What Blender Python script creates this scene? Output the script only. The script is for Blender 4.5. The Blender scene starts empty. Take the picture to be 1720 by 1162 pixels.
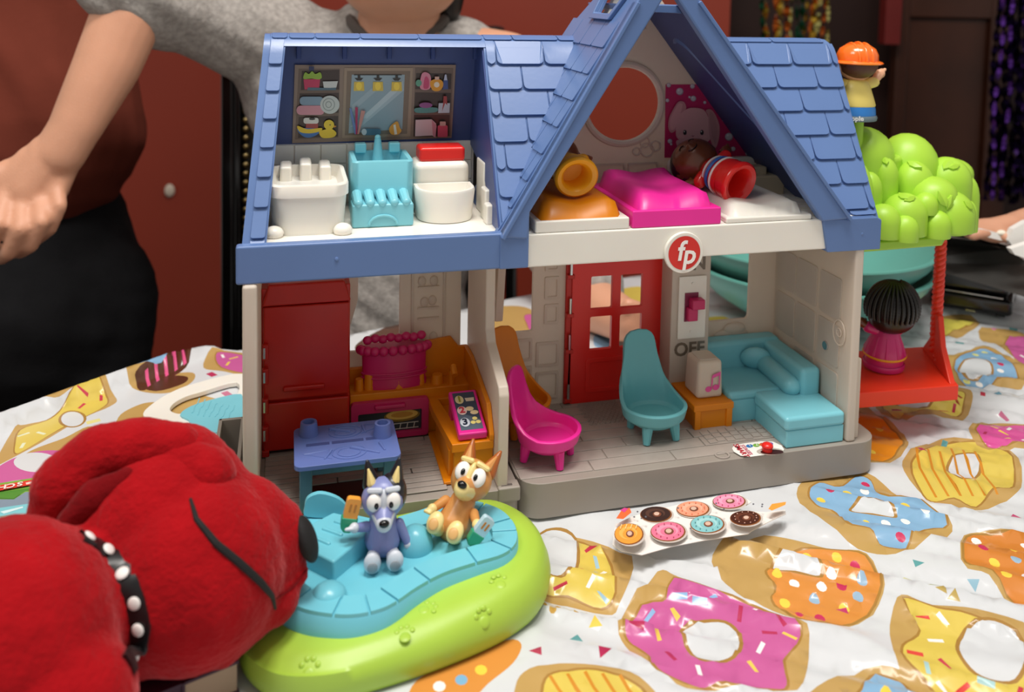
import bpy, bmesh, math, random
from math import sin, cos, pi, radians as R
from mathutils import Vector, Matrix, noise, Euler
from mathutils.geometry import tessellate_polygon, delaunay_2d_cdt
random.seed(7)
S = 0.01                      # everything below is written in centimetres
V = Vector
sc = bpy.context.scene
col = sc.collection
# ------------------------------------------------------------------ camera
F, PX, PY = 1518.15, 914.42, 113.23
C = V((2.758, -55.211, 34.600))
RT = V((0.9621096, -0.27176189, 0.02214918)); UP = V((0.0000951, 0.08156734, 0.99666783)); FW = V((0.27266298, 0.95890158, -0.07850257))
cd = bpy.data.cameras.new('camera'); cam = bpy.data.objects.new('camera', cd); col.objects.link(cam)
cd.sensor_width = 36; cd.lens = 36*F/1720; cd.shift_x = (860-PX)/1720; cd.shift_y = (PY-581)/1720
cd.clip_start = 0.02; cd.clip_end = 30
mw = Matrix((RT, UP, -FW)).transposed().to_4x4(); mw.translation = C*S
cam.matrix_world = mw
cd.dof.use_dof = True; cd.dof.focus_distance = 0.62; cd.dof.aperture_fstop = 7.0
sc.camera = cam
# ------------------------------------------------------------------ light
w = bpy.data.worlds.new('world'); sc.world = w; w.use_nodes = True
w.node_tree.nodes['Background'].inputs[0].default_value = (1.0, 0.95, 0.90, 1)
w.node_tree.nodes['Background'].inputs[1].default_value = 0.40
def area(name, loc, size, power, colr, target):
    l = bpy.data.lights.new(name, 'AREA'); l.shape = 'SQUARE'; l.size = size*S; l.energy = power; l.color = colr
    o = bpy.data.objects.new(name, l); col.objects.link(o); o.location = V(loc)*S
    o.rotation_euler = (V(target)-V(loc)).to_track_quat('-Z', 'Y').to_euler(); return o
area('ceiling_lamp', (12, -18, 165), 34, 17, (1.0, 0.95, 0.89), (18, 2, 0))
area('ceiling_lamp', (52, -38, 165), 26, 7, (1.0, 0.95, 0.89), (40, 0, 0))
area('ceiling_lamp', (-70, -40, 150), 50, 8, (1.0, 0.95, 0.89), (10, 10, 10))
sc.view_settings.view_transform = 'Standard'; sc.view_settings.look = 'None'; sc.view_settings.gamma = 1
sc.view_settings.use_curve_mapping = False; sc.view_settings.exposure = 0.0
# ------------------------------------------------------------------ helpers
def ray(u, v): return RT*((u-PX)/F) - UP*((v-PY)/F) + FW
def at(u, v, ax, val):
    d = ray(u, v); t = (val-C[ax])/d[ax]; return C+d*t
def P(u, v, d):
    return C+ray(u, v)*d
def lin(h):
    if isinstance(h, str):
        h = h.lstrip('#'); c = [int(h[i:i+2], 16)/255 for i in (0, 2, 4)]
    else: c = [x/255 for x in h]
    return tuple((x/12.92 if x <= .04045 else ((x+.055)/1.055)**2.4) for x in c)+(1,)
MATS = {}
def mat(name, c, rough=.4, spec=.5, metal=0, sss=0, trans=0, bump=0, bscale=300, var=.05, vscale=25, sheen=0, coat=0, glass=0, emit=0):
    if name in MATS: return MATS[name]
    m = bpy.data.materials.new(name); m.use_nodes = True; nt = m.node_tree; n = nt.nodes; b = n['Principled BSDF']
    c = lin(c)
    tc = n.new('ShaderNodeTexCoord')
    nz = n.new('ShaderNodeTexNoise'); nz.inputs['Scale'].default_value = vscale; nz.inputs['Detail'].default_value = 3
    nt.links.new(tc.outputs['Object'], nz.inputs['Vector'])
    rp = n.new('ShaderNodeValToRGB'); e = rp.color_ramp.elements
    e[0].position = .3; e[1].position = .7
    e[0].color = tuple(x*(1-var) for x in c[:3])+(1,); e[1].color = tuple(min(1, x*(1+var)) for x in c[:3])+(1,)
    nt.links.new(nz.outputs['Fac'], rp.inputs['Fac']); nt.links.new(rp.outputs['Color'], b.inputs['Base Color'])
    b.inputs['Roughness'].default_value = rough; b.inputs['Specular IOR Level'].default_value = spec; b.inputs['Metallic'].default_value = metal
    if sss:
        b.inputs['Subsurface Weight'].default_value = sss; b.inputs['Subsurface Radius'].default_value = (1, .7, .5); b.inputs['Subsurface Scale'].default_value = .004
    if sheen:
        b.inputs['Sheen Weight'].default_value = sheen; b.inputs['Sheen Roughness'].default_value = .4
        b.inputs['Sheen Tint'].default_value = tuple(min(1, x*1.2+.15) for x in c[:3])+(1,)
    if coat: b.inputs['Coat Weight'].default_value = coat; b.inputs['Coat Roughness'].default_value = .15
    if glass: b.inputs['Transmission Weight'].default_value = glass
    if bump:
        n2 = n.new('ShaderNodeTexNoise'); n2.inputs['Scale'].default_value = bscale; n2.inputs['Detail'].default_value = 4
        nt.links.new(tc.outputs['Object'], n2.inputs['Vector'])
        bp = n.new('ShaderNodeBump'); bp.inputs['Strength'].default_value = bump; bp.inputs['Distance'].default_value = .001
        nt.links.new(n2.outputs['Fac'], bp.inputs['Height']); nt.links.new(bp.outputs['Normal'], b.inputs['Normal'])
    if trans:
        tr = n.new('ShaderNodeBsdfTranslucent'); nt.links.new(rp.outputs['Color'], tr.inputs['Color'])
        mx = n.new('ShaderNodeMixShader'); mx.inputs[0].default_value = trans
        nt.links.new(b.outputs[0], mx.inputs[1]); nt.links.new(tr.outputs[0], mx.inputs[2]); nt.links.new(mx.outputs[0], n['Material Output'].inputs['Surface'])
    MATS[name] = m; return m
def ink(c):
    c = c.lstrip('#'); return mat('print_'+c, c, rough=.35, var=.02)
def tag(o, label=None, cat=None, group=None, kind=None):
    for k, v in (('label', label), ('category', cat), ('group', group), ('kind', kind)):
        if v: o[k] = v
    return o
def thing(name, label, cat, loc=(0, 0, 0), rot=(0, 0, 0), group=None):
    o = bpy.data.objects.new(name, None); col.objects.link(o); o.location = V(loc)*S
    o.rotation_euler = rot if not isinstance(rot, Matrix) else rot.to_euler()
    o.empty_display_size = .02
    return tag(o, label, cat, group)
def link(name, me, m, parent=None):
    o = bpy.data.objects.new(name, me); col.objects.link(o)
    if m is not None:
        for x in (m if isinstance(m, (list, tuple)) else [m]): me.materials.append(x)
    if parent: o.parent = parent
    return o
def obj(name, bm, m, parent=None, bevel=0, angle=35, loc=None, seg=2, label=None):
    """bm is in cm in the parent's frame"""
    bmesh.ops.recalc_face_normals(bm, faces=bm.faces)
    if loc is not None: bmesh.ops.translate(bm, vec=-V(loc), verts=bm.verts)
    bmesh.ops.scale(bm, vec=(S, S, S), verts=bm.verts)
    me = bpy.data.meshes.new(name); bm.to_mesh(me); bm.free()
    me.polygons.foreach_set('use_smooth', [True]*len(me.polygons))
    if not bevel: me.set_sharp_from_angle(angle=R(angle))
    o = link(name, me, m, parent)
    if loc is not None: o.location = V(loc)*S
    if bevel:
        b = o.modifiers.new('bevel', 'BEVEL'); b.width = bevel*S; b.segments = seg; b.limit_method = 'ANGLE'; b.angle_limit = R(30)
        b.harden_normals = True
    if label: o['label'] = label
    return o
def box(bm, x0, x1, y0, y1, z0, z1, M=None):
    vs = [bm.verts.new(((x0, x1)[i & 1], (y0, y1)[i >> 1 & 1], (z0, z1)[i >> 2])) for i in range(8)]
    for f in ((0, 2, 3, 1), (4, 5, 7, 6), (0, 1, 5, 4), (2, 6, 7, 3), (0, 4, 6, 2), (1, 3, 7, 5)): bm.faces.new([vs[i] for i in f])
    if M is not None: bmesh.ops.transform(bm, matrix=M, verts=vs)
    return vs
def B(*a, M=None):
    bm = bmesh.new(); box(bm, *a, M=M); return bm
def tbox(bm, x0, x1, y0, y1, z0, z1, k=.1):
    """box tapered by k at the top"""
    vs = box(bm, x0, x1, y0, y1, z0, z1)
    cx, cy = (x0+x1)/2, (y0+y1)/2
    for v in vs:
        if v.co.z == z1: v.co.x = cx+(v.co.x-cx)*(1-k); v.co.y = cy+(v.co.y-cy)*(1-k)
    return vs
XZ = lambda a, b, c: V((a, c, b))     # polygon in x-z, thickness along y
YZ = lambda a, b, c: V((c, a, b))
XY = lambda a, b, c: V((a, b, c))
def inpoly(x, y, poly):
    r = False; j = len(poly)-1
    for i in range(len(poly)):
        xi, yi = poly[i]; xj, yj = poly[j]
        if (yi > y) != (yj > y) and x < (xj-xi)*(y-yi)/(yj-yi)+xi: r = not r
        j = i
    return r
def plate(bm, outer, holes, frame, c0, c1):
    loops = [outer]+list(holes)
    flat = [p for l in loops for p in l]
    if holes:
        ed = []; k = 0
        for l in loops: ed += [(k+i, k+(i+1) % len(l)) for i in range(len(l))]; k += len(l)
        rv, _e, rf, ov, _o, _f = delaunay_2d_cdt([V(p) for p in flat], ed, [], 0, 1e-7)
        back = {}
        for i, o_ in enumerate(ov):
            if o_: back[i] = o_[0]
        tris = []
        for f in rf:
            c = sum((rv[i] for i in f), V((0, 0)))/3
            if inpoly(c.x, c.y, outer) and not any(inpoly(c.x, c.y, h) for h in holes) and all(i in back for i in f): tris.append([back[i] for i in f])
    else: tris = tessellate_polygon([[V((p[0], p[1], 0)) for p in l] for l in loops])
    A = [bm.verts.new(frame(p[0], p[1], c0)) for p in flat]; Bv = [bm.verts.new(frame(p[0], p[1], c1)) for p in flat]
    for t in tris:
        try: bm.faces.new([A[i] for i in t]); bm.faces.new([Bv[i] for i in reversed(t)])
        except ValueError: pass
    k = 0
    for l in loops:
        n = len(l)
        for i in range(n):
            a, b = k+i, k+(i+1) % n
            bm.faces.new((A[a], A[b], Bv[b], Bv[a]))
        k += n
def PL(outer, frame, c0, c1, holes=()):
    bm = bmesh.new(); plate(bm, outer, holes, frame, c0, c1); return bm
def ring(cx, cy, rx, ry, n=24, a0=0):
    return [(cx+rx*cos(a0+2*pi*i/n), cy+ry*sin(a0+2*pi*i/n)) for i in range(n)]
def rrect(x0, y0, x1, y1, r, n=4):
    out = []
    for cx, cy, a in ((x1-r, y1-r, 0), (x0+r, y1-r, 90), (x0+r, y0+r, 180), (x1-r, y0+r, 270)):
        for i in range(n+1):
            t = R(a+90*i/n); out.append((cx+r*cos(t), cy+r*sin(t)))
    return out
def frame_of(d):
    d = d.normalized(); a = V((0, 0, 1)) if abs(d.z) < .9 else V((1, 0, 0)); u = a.cross(d).normalized(); return u, d.cross(u)
def cone(bm, p0, p1, r0, r1, n=16, cap=True):
    p0, p1 = V(p0), V(p1); u, v = frame_of(p1-p0)
    A = [bm.verts.new(p0+(u*cos(2*pi*i/n)+v*sin(2*pi*i/n))*r0) for i in range(n)]
    Bv = [bm.verts.new(p1+(u*cos(2*pi*i/n)+v*sin(2*pi*i/n))*r1) for i in range(n)]
    for i in range(n): bm.faces.new((A[i], A[(i+1) % n], Bv[(i+1) % n], Bv[i]))
    if cap: bm.faces.new(A[::-1]); bm.faces.new(Bv)
def tube(bm, pts, r, n=8, closed=False):
    pts = [V(p) for p in pts]; rs = r if isinstance(r, (list, tuple)) else [r]*len(pts); rings = []; u0 = None
    N = len(pts)
    for i, p in enumerate(pts):
        d = (pts[(i+1) % N]-pts[i-1]) if closed else (pts[min(i+1, N-1)]-pts[max(i-1, 0)])
        d.normalize()
        if u0 is None: u, v = frame_of(d)
        else: u = (u0-d*u0.dot(d)).normalized(); v = d.cross(u)
        u0 = u
        rings.append([bm.verts.new(p+(u*cos(2*pi*k/n)+v*sin(2*pi*k/n))*rs[i]) for k in range(n)])
    for i in range(N if closed else N-1):
        a, b = rings[i], rings[(i+1) % N]
        for k in range(n): bm.faces.new((a[k], a[(k+1) % n], b[(k+1) % n], b[k]))
    if not closed: bm.faces.new(rings[0][::-1]); bm.faces.new(rings[-1])
def lathe(bm, prof, c=(0, 0, 0), n=28, sx=1, sy=1, M=None):
    c = V(c); rings = []
    for r, z in prof:
        if r < 1e-4: rings.append([bm.verts.new(c+V((0, 0, z)))])
        else: rings.append([bm.verts.new(c+V((r*sx*cos(2*pi*k/n), r*sy*sin(2*pi*k/n), z))) for k in range(n)])
    for a, b in zip(rings, rings[1:]):
        for k in range(n):
            k2 = (k+1) % n
            if len(a) == 1 and len(b) == 1: continue
            if len(a) == 1: bm.faces.new((a[0], b[k2], b[k]))
            elif len(b) == 1: bm.faces.new((a[k], a[k2], b[0]))
            else: bm.faces.new((a[k], a[k2], b[k2], b[k]))
    vs = [v for r_ in rings for v in r_]
    if M is not None: bmesh.ops.transform(bm, matrix=M, verts=vs)
    return vs
def ell(bm, c, r, rot=None, n=16, m=10):
    if not isinstance(r, (tuple, list)): r = (r, r, r)
    prof = [(sin(pi*i/m), -cos(pi*i/m)) for i in range(m+1)]; prof[0] = (0, -1); prof[-1] = (0, 1)
    vs = lathe(bm, prof, n=n)
    M = Matrix.Translation(V(c)) @ (rot.to_matrix().to_4x4() if rot is not None else Matrix()) @ Matrix.Diagonal((*r, 1))
    bmesh.ops.transform(bm, matrix=M, verts=vs)
def E(c, r, rot=None, n=16, m=10):
    bm = bmesh.new(); ell(bm, c, r, rot, n, m); return bm
def cap(bm, p0, p1, r0, r1, n=14):
    """tapered capsule"""
    p0, p1 = V(p0), V(p1)
    d = (p1-p0); L = d.length
    if L < 1e-5: return ell(bm, p0, r0)
    q = d.to_track_quat('Z', 'Y'); prof = [(0, -r0)]
    for i in range(1, 6): a = pi/2*i/5; prof.append((r0*sin(a), -r0*cos(a)))
    for i in range(0, 5): a = pi/2*i/5; prof.append((r1*cos(a), L+r1*sin(a)))
    prof.append((0, L+r1))
    lathe(bm, prof, n=n, M=Matrix.Translation(p0) @ q.to_matrix().to_4x4())
def loft(bm, rings, capends=True):
    rs = [[bm.verts.new(p) for p in r] for r in rings]; n = len(rs[0])
    for a, b in zip(rs, rs[1:]):
        for k in range(n): bm.faces.new((a[k], a[(k+1) % n], b[(k+1) % n], b[k]))
    if capends: bm.faces.new(rs[0][::-1]); bm.faces.new(rs[-1])
TS_ = bpy.data.scenes.new('evaluation')
def evaluated(o):
    with bpy.context.temp_override(scene=TS_, view_layer=TS_.view_layers[0]):
        dg = bpy.context.evaluated_depsgraph_get(); dg.update()
        return bpy.data.meshes.new_from_object(o.evaluated_get(dg))
def blob(name, fn, m, parent=None, vox=.2, smooth=6, fac=.5, face_mat=None, disp=None, loc=None):
    """overlapping closed shapes made into ONE continuous surface"""
    bm = bmesh.new(); fn(bm)
    bmesh.ops.recalc_face_normals(bm, faces=bm.faces)
    if loc is not None: bmesh.ops.translate(bm, vec=-V(loc), verts=bm.verts)
    bmesh.ops.scale(bm, vec=(S, S, S), verts=bm.verts)
    me = bpy.data.meshes.new('tmp'); bm.to_mesh(me); bm.free()
    t = bpy.data.objects.new('tmp', me); TS_.collection.objects.link(t)
    r = t.modifiers.new('r', 'REMESH'); r.mode = 'VOXEL'; r.voxel_size = vox*S
    if smooth:
        s = t.modifiers.new('s', 'SMOOTH'); s.factor = fac; s.iterations = smooth
    me2 = evaluated(t); me2.name = name
    bpy.data.objects.remove(t); bpy.data.meshes.remove(me)
    if disp:
        n_ = len(me2.vertices); co = [0.]*(3*n_); no = [0.]*(3*n_)
        me2.vertices.foreach_get('co', co); me2.vertices.foreach_get('normal', no)
        for i in range(n_):
            j = 3*i; d = disp(V(co[j:j+3])/S)*S
            for q in range(3): co[j+q] += no[j+q]*d
        me2.vertices.foreach_set('co', co); me2.update()
    me2.polygons.foreach_set('use_smooth', [True]*len(me2.polygons))
    me2.materials.clear()
    o = link(name, me2, m, parent)
    if loc is not None: o.location = V(loc)*S
    if face_mat:
        for p in me2.polygons: p.material_index = face_mat(p.center/S, p.normal)
    return o
def catmull(pts, k=6):
    out = []; n = len(pts)
    for i in range(n):
        p0, p1, p2, p3 = [V(pts[(i+j-1) % n][:2]) for j in range(4)]
        for s in range(k):
            t = s/k
            out.append(.5*((2*p1)+(p2-p0)*t+(2*p0-5*p1+4*p2-p3)*t*t+(3*p1-p0-3*p2+p3)*t**3))
    return [(p.x, p.y) for p in out]
TMPS = None
class Pl:
    """a flat plane in space: origin, right, up"""
    def __init__(s, o, u, v): s.o = V(o); s.u = V(u).normalized(); s.n = s.u.cross(V(v)).normalized(); s.v = s.n.cross(s.u)
    def px(s, u, v):
        d = ray(u, v); t = (s.o-C).dot(s.n)/d.dot(s.n); return C+d*t
    def uv(s, a, b): return s.o+s.u*a+s.v*b
def decal(name, parent, plane, layers, px=True, T=None, gap=.004, m=None):
    """flat print: each layer (colour, polygon) laid a hair above the last"""
    bm = bmesh.new(); ms = []; nn = plane.n if plane.n.dot(C-plane.o) > 0 else -plane.n
    for k, (c, pts) in enumerate(layers):
        if T: pts = [(x/T[2]+T[0], y/T[2]+T[1]) for x, y in pts]
        w3 = [(plane.px(*p) if px else plane.uv(*p))+nn*(gap*(k+1)) for p in pts]
        mm = ink(c) if isinstance(c, str) else c
        if mm not in ms: ms.append(mm)
        try: f = bm.faces.new([bm.verts.new(q) for q in w3]); f.material_index = ms.index(mm)
        except ValueError: pass
    bmesh.ops.triangulate(bm, faces=bm.faces)
    bmesh.ops.scale(bm, vec=(S, S, S), verts=bm.verts)
    me = bpy.data.meshes.new(name); bm.to_mesh(me); bm.free()
    return link(name, me, ms, parent)
def text(name, s, parent, M, size, m, ext=.02, bold=0, shear=0, loc=(0, 0, 0)):
    c = bpy.data.curves.new('t', 'FONT'); c.body = s; c.size = size; c.extrude = ext; c.offset = bold; c.shear = shear
    c.align_x = 'CENTER'; c.align_y = 'CENTER'; c.resolution_u = 3
    t = bpy.data.objects.new('t', c); TS_.collection.objects.link(t)
    me = evaluated(t); bpy.data.objects.remove(t)
    me.transform(M); me.transform(Matrix.Scale(S, 4)); me.materials.clear()
    return link(name, me, m, parent)
def pmat(plane, a, b, off=.03, rot=0):
    nn = plane.n
    M = Matrix((plane.u, plane.v, nn)).transposed().to_4x4() @ Matrix.Rotation(R(rot), 4, 'Z')
    M.translation = plane.uv(a, b)+nn*off
    return M
# ------------------------------------------------------------------ materials
WHITE = mat('white_plastic', 'ebe0d2', rough=.36, trans=.38, var=.03)
WSOLID = mat('white_moulded_plastic', 'ece8de', rough=.35, sss=.2, var=.02)
BLUE = mat('blue_plastic', '5c78aa', rough=.33, bump=.04, var=.05, vscale=12)
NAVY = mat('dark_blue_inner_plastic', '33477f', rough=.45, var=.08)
GREY = mat('grey_plastic', '9b938a', rough=.42, bump=.04, var=.04)
GREYL = mat('light_grey_plank_plastic', 'a79e96', rough=.4, bump=.08, bscale=120, var=.08, vscale=60)
RED = mat('red_plastic', 'cc2418', rough=.3, trans=.15, var=.06)
REDB = mat('bright_red_plastic', 'e0261f', rough=.3, var=.04)
ORANGE = mat('orange_plastic', 'f0900f', rough=.35, trans=.2, var=.05)
PINK = mat('pink_plastic', 'ee2a9a', rough=.33, var=.04)
MAG = mat('magenta_plastic', 'c81e62', rough=.35, var=.05)
TEAL = mat('dusty_teal_plastic', '68b4bc', rough=.36, var=.04)
AQUA = mat('aqua_plastic', '7cc6d4', rough=.33, var=.04)
LIME = mat('lime_plastic', 'a6d23e', rough=.42, bump=.05, var=.05)
TBLUE = mat('periwinkle_plastic', '5e72b0', rough=.38, var=.05)
TLEG = mat('slate_blue_plastic', '4d7188', rough=.42, var=.05)
SWR = mat('orange_red_plastic', 'e8371d', rough=.36, var=.05)
STEEL = mat('steel', 'c9c9c9', rough=.25, metal=1)
DARK = mat('black_gap', '120e0c', rough=.6)
SKIN = mat('skin', 'd49c7e', rough=.5, sss=.25, bump=.25, bscale=500, var=.08, vscale=14)
EYEB = mat('glossy_black', '0a0a0c', rough=.15)

# ================================================================== SETTING
def struct(name, bm, m, **k):
    o = obj(name, bm, m, **k); o['kind'] = 'structure'; return o
WALLM = mat('red_wall_paint', '8e301a', rough=.5, bump=.15, bscale=60, var=.06, vscale=3)
wp = Pl(P(860, 300, 205), RT, (0, 0, 1))      # back wall, roughly square to the camera
U2 = V((RT.x, RT.y, 0)).normalized(); N2 = V((0, 0, 1)).cross(U2); N2 = -N2 if N2.dot(FW) < 0 else N2
WO = P(860, 300, 205)
def wallbox(bm, a0, a1, z0, z1, d0, d1):
    vs = []
    for i in range(8):
        p = WO+U2*(a0, a1)[i & 1]+N2*(d0, d1)[i >> 1 & 1]; vs.append(bm.verts.new((p.x, p.y, (z0, z1)[i >> 2])))
    for f in ((0, 2, 3, 1), (4, 5, 7, 6), (0, 1, 5, 4), (2, 6, 7, 3), (0, 4, 6, 2), (1, 3, 7, 5)): bm.faces.new([vs[i] for i in f])
bm = bmesh.new(); wallbox(bm, -220, 48, -75, 170, 0, 8); struct('wall_back', bm, WALLM)
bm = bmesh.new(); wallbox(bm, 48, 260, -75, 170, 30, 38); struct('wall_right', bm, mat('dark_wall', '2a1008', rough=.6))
bm = bmesh.new(); box(bm, -260, 320, -200, 300, -79, -75); struct('floor', bm, mat('dark_wood_floor', '3a2114', rough=.4, var=.3, vscale=6))
tag(obj('wall_chip', E(WO+U2*(-77.6)+V((0, 0, 0)), (1.1, .6, 1.5)), mat('bare_plaster', 'cdbfae')), 'small chip of pale plaster showing in the red wall', 'wall chip')
o = bpy.data.objects['wall_chip']; q = P(285, 320, 204.6); o.data.transform(Matrix.Translation((q-(WO+U2*(-77.6)))*S))
WOODD = mat('dark_stained_wood', '3d1c0c', rough=.45, bump=.3, bscale=40, var=.35, vscale=5)
# wooden door with a recessed panel
DD = 14
def apx(u, d): p = P(u, 300, d)-WO; return p.dot(U2)
def zpx(v, d, u=1600): return P(u, v, d).z
dr = thing('door_1', 'dark stained wooden door with a recessed panel behind the green toy tree', 'door', WO+U2*60-V((0, 0, WO.z+75)))
dr['kind'] = 'structure'
def dobj(name, bm, m): return obj(name, bm, m, None)
def wpart(name, a0, a1, z0, z1, d0, d1, m, root, bev=.3):
    bm = bmesh.new(); wallbox(bm, a0, a1, z0, z1, d0, d1)
    bmesh.ops.translate(bm, vec=-root.location/S, verts=bm.verts)
    return obj(name, bm, m, root, bevel=bev)
dA0, dA1 = apx(1495, 219), apx(1690, 219)
dL, dRr = apx(1515, 219), apx(1650, 219); zt = zpx(30, 219)
wpart('stile', dA0, dL, -75, zt+30, DD, DD+4, WOODD, dr); wpart('stile', dRr, dA1, -75, zt+30, DD, DD+4, WOODD, dr)
wpart('rail', dL, dRr, zt, zt+30, DD, DD+4, WOODD, dr); wpart('rail', dL, dRr, -75, -60, DD, DD+4, WOODD, dr)
wpart('panel', dL, dRr, -60, zt, DD+1.6, DD+3.5, WOODD, dr)
bm = bmesh.new(); wallbox(bm, apx(1466, 218), apx(1492, 218), zpx(75, 218), 170, 10, 14); struct('trim_1', bm, mat('red_trim', '6a1410', rough=.45))
# glittery foil fringe curtains
def fringe(name, label, u0, u1, v1, d, cols, n, seedn):
    rnd = random.Random(seedn); root = thing(name, label, 'foil curtain', P((u0+u1)/2, v1, d), group='foil fringe curtains')
    ctr = root.location/S
    for i in range(n):
        u = u0+(u1-u0)*(i+.5)/n+rnd.uniform(-3, 3); wv = rnd.uniform(.35, .8); ph = rnd.uniform(0, 6); fr = rnd.uniform(.5, 1.1)
        top = P(u, -110, d+rnd.uniform(-2, 2)); zb = P(u, v1+rnd.uniform(-6, 6), d).z
        bm = bmesh.new(); prev = None; z = top.z; k = 0
        while z > zb:
            a = ph+k*fr; off = U2*(cos(a)*wv)+N2*(sin(a)*wv); cpt = V((top.x, top.y, z))-ctr+U2*(.4*sin(k*.21+ph))
            cur = (bm.verts.new(cpt-off), bm.verts.new(cpt+off))
            if prev: bm.faces.new((prev[0], prev[1], cur[1], cur[0]))
            prev = cur; z -= 1.0; k += 1
        obj('foil_strip', bm, cols[i % len(cols)], root)
GOLD = mat('gold_foil', 'd8b040', rough=.22, metal=1, bump=.6, bscale=150); COPPER = mat('copper_foil', 'c8662a', rough=.22, metal=1, bump=.6, bscale=150)
GFO = mat('dark_green_foil', '1d4a33', rough=.25, metal=1, bump=.6, bscale=150); LIMF = mat('pale_gold_foil', 'd8d080', rough=.2, metal=1, bump=.6, bscale=150)
PURF = mat('purple_foil', '7a48b8', rough=.25, metal=1, bump=.6, bscale=150); BLUF = mat('dark_violet_foil', '1c1030', rough=.25, metal=1, bump=.6, bscale=150)
fringe('foil_fringe_curtain', 'gold and copper foil fringe hanging behind the blue roof ridge', 1285, 1400, 215, 196, [GFO, GOLD, COPPER, GOLD, LIMF, COPPER, LIMF, GFO], 15, 3)
fringe('foil_fringe_curtain', 'purple foil fringe hanging at the far right edge beside the door', 1682, 1760, 345, 190, [BLUF, mat('black_foil', '0e0a14', rough=.3, metal=1), PURF, BLUF, mat('black_foil', '0e0a14', rough=.3, metal=1)], 20, 5)
fringe('foil_fringe_curtain', 'red foil fringe at the top left behind the rust shirt', 146, 182, 60, 196, [mat('red_foil', 'a81630', rough=.2, metal=1)], 7, 9)
# ================================================================== TABLE AND CLOTH
EDGE = [(-36, -50), (104, -50), (104, 60), (98, 58), (70, 52), (50, 50), (31, 44.6), (24.5, 42.2), (16, 38.5), (8, 35.6), (-2, 34.2), (-4.9, 34.9), (-11.5, 30), (-19.8, 25), (-28, 18.5), (-36, 12)]
bm = PL([(x*.995, y*.985) for x, y in EDGE], XY, -4.4, -1.6)
tb = thing('dining_table', 'long table under the doughnut print cloth', 'table', (20, 0, -75))
obj('tabletop', bm, WOODD, None).parent = tb
bpy.data.objects['tabletop'].location = -tb.location
for x, y in ((-28, -42), (96, -42), (96, 46), (-28, 4)):
    o = obj('leg', (lambda b: (cone(b, (x, y, -75), (x, y, -4), 2.2, 3.2), b)[1])(bmesh.new()), WOODD, tb); o.location = -tb.location
FD = V((at(1485, 975, 2, 0)-at(1183, 912, 2, 0)).to_2d()).normalized()
def cloth_h(x, y):
    h = 0
    # long creases running towards the lower right
    a = math.atan2(y-4+ (x-45)*.05, x-20)
    u = -FD.y*(x-28)+FD.x*(y+6); v = FD.x*(x-28)+FD.y*(y+6)
    wr = noise.noise(V((u*.36, v*.03, 3)))*.75 + noise.noise(V((u*.85, v*.035, 9)))*.3
    ridge = .42*max(0, 1-abs(noise.noise(V((u*.33+.4, v*.02, 17))))*6)**1.5+.25*max(0, 1-abs(noise.noise(V((u*.62-.3+v*.03, v*.03, 41))))*6)**1.5
    m = min(1, max(0, (-y+1)/5)) * min(1, max(0, (x-14)/4)) + min(1, max(0, (x-44)/4))*.9
    m = min(1, m)
    h += m*(wr+ridge-.42)
    h += .08*noise.noise(V((x*.15, y*.15, 1)))-.1
    # the folded ridge across the far left of the table
    p0, p1 = V((-21, 18.5)), V((-2, 35)); d = (p1-p0).normalized(); q = V((x, y))-p0
    t = q.dot(d); s = q.x*d.y-q.y*d.x      # s>0 : towards camera
    if -6 < t < 26:
        k = min(1, (t+6)/6, (26-t)/7); f = math.exp(-((s+1.2)/1.4)**2) if s < -1.2 else math.exp(-((s+1.2)/.55)**2)
        h += 1.3*k*f
    # keep it flat below the things standing on it
    if (-3 < x < 46.5 and .2 < y < 16) or (x < 19 and y < 12): h = min(h, -.08)
    if y > 14 and x > 30: h = min(h, -.12)
    if 20 < x < 37 and -8 < y < 0: h = min(h, .3)
    h = max(h, -1.3)
    return min(h, 1.6) if x < 6 else min(h, .35)
CW = mat('cloth_white', 'd3d6d9', rough=.26, spec=.6, bump=.12, bscale=90, var=.02)
def clm(c): return mat('cloth_'+c, c, rough=.26, spec=.6, bump=.12, bscale=90, var=.03)
T3 = (880, 780, 2.0476); T6 = (1350, 380, 2.7676); TL = (0, 560, 3.0587); T0 = (0, 0, 1)
DOUGH, LINE = 'bd9a5c', 'a57c3c'
YEL, PNK, BLU, ORG, CHO = 'd8c058', 'c65f9a', '86b0d2', 'd88e42', '54301f'
shapes = []
def tr(p, T): return tuple(at(p[0]/T[2]+T[0], p[1]/T[2]+T[1], 2, 0)[:2])
def shp(c, pts, T, smooth=True):
    if smooth: pts = catmull(pts, 4)
    shapes.append((c, [tr(p, T) for p in pts]))
rc = random.Random(11)
def bar(c, x, y, L, wd, a):
    u = V((cos(a), sin(a)))*L/2; v = V((-sin(a), cos(a)))*wd/2; p = V((x, y))
    shapes.append((c, [tuple(p+u+v), tuple(p-u+v), tuple(p-u-v), tuple(p+u-v)]))
def sprinkle(poly, holes, n, kind, cols, r0=1.0):
    xs = [p[0] for p in poly]; ys = [p[1] for p in poly]; placed = []; tries = 0
    while len(placed) < n and tries < 3000:
        tries += 1; x, y = rc.uniform(min(xs), max(xs)), rc.uniform(min(ys), max(ys))
        if not inpoly(x, y, poly) or any(inpoly(x, y, h) for h in holes) or any((x-a)**2+(y-b)**2 < (1.05*r0)**2 for a, b in placed): continue
        if not all(inpoly(x+dx, y+dy, poly) and not any(inpoly(x+dx, y+dy, h) for h in holes) for dx, dy in ((.4, 0), (-.4, 0), (0, .5), (0, -.5))): continue
        placed.append((x, y)); c = cols[len(placed) % len(cols)]
        if kind == 'bar': bar(c, x, y, .85*r0, .24, rc.uniform(0, pi))
        elif kind == 'dot': shapes.append((c, ring(x, y, .3*r0, .34*r0, 10)))
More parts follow.
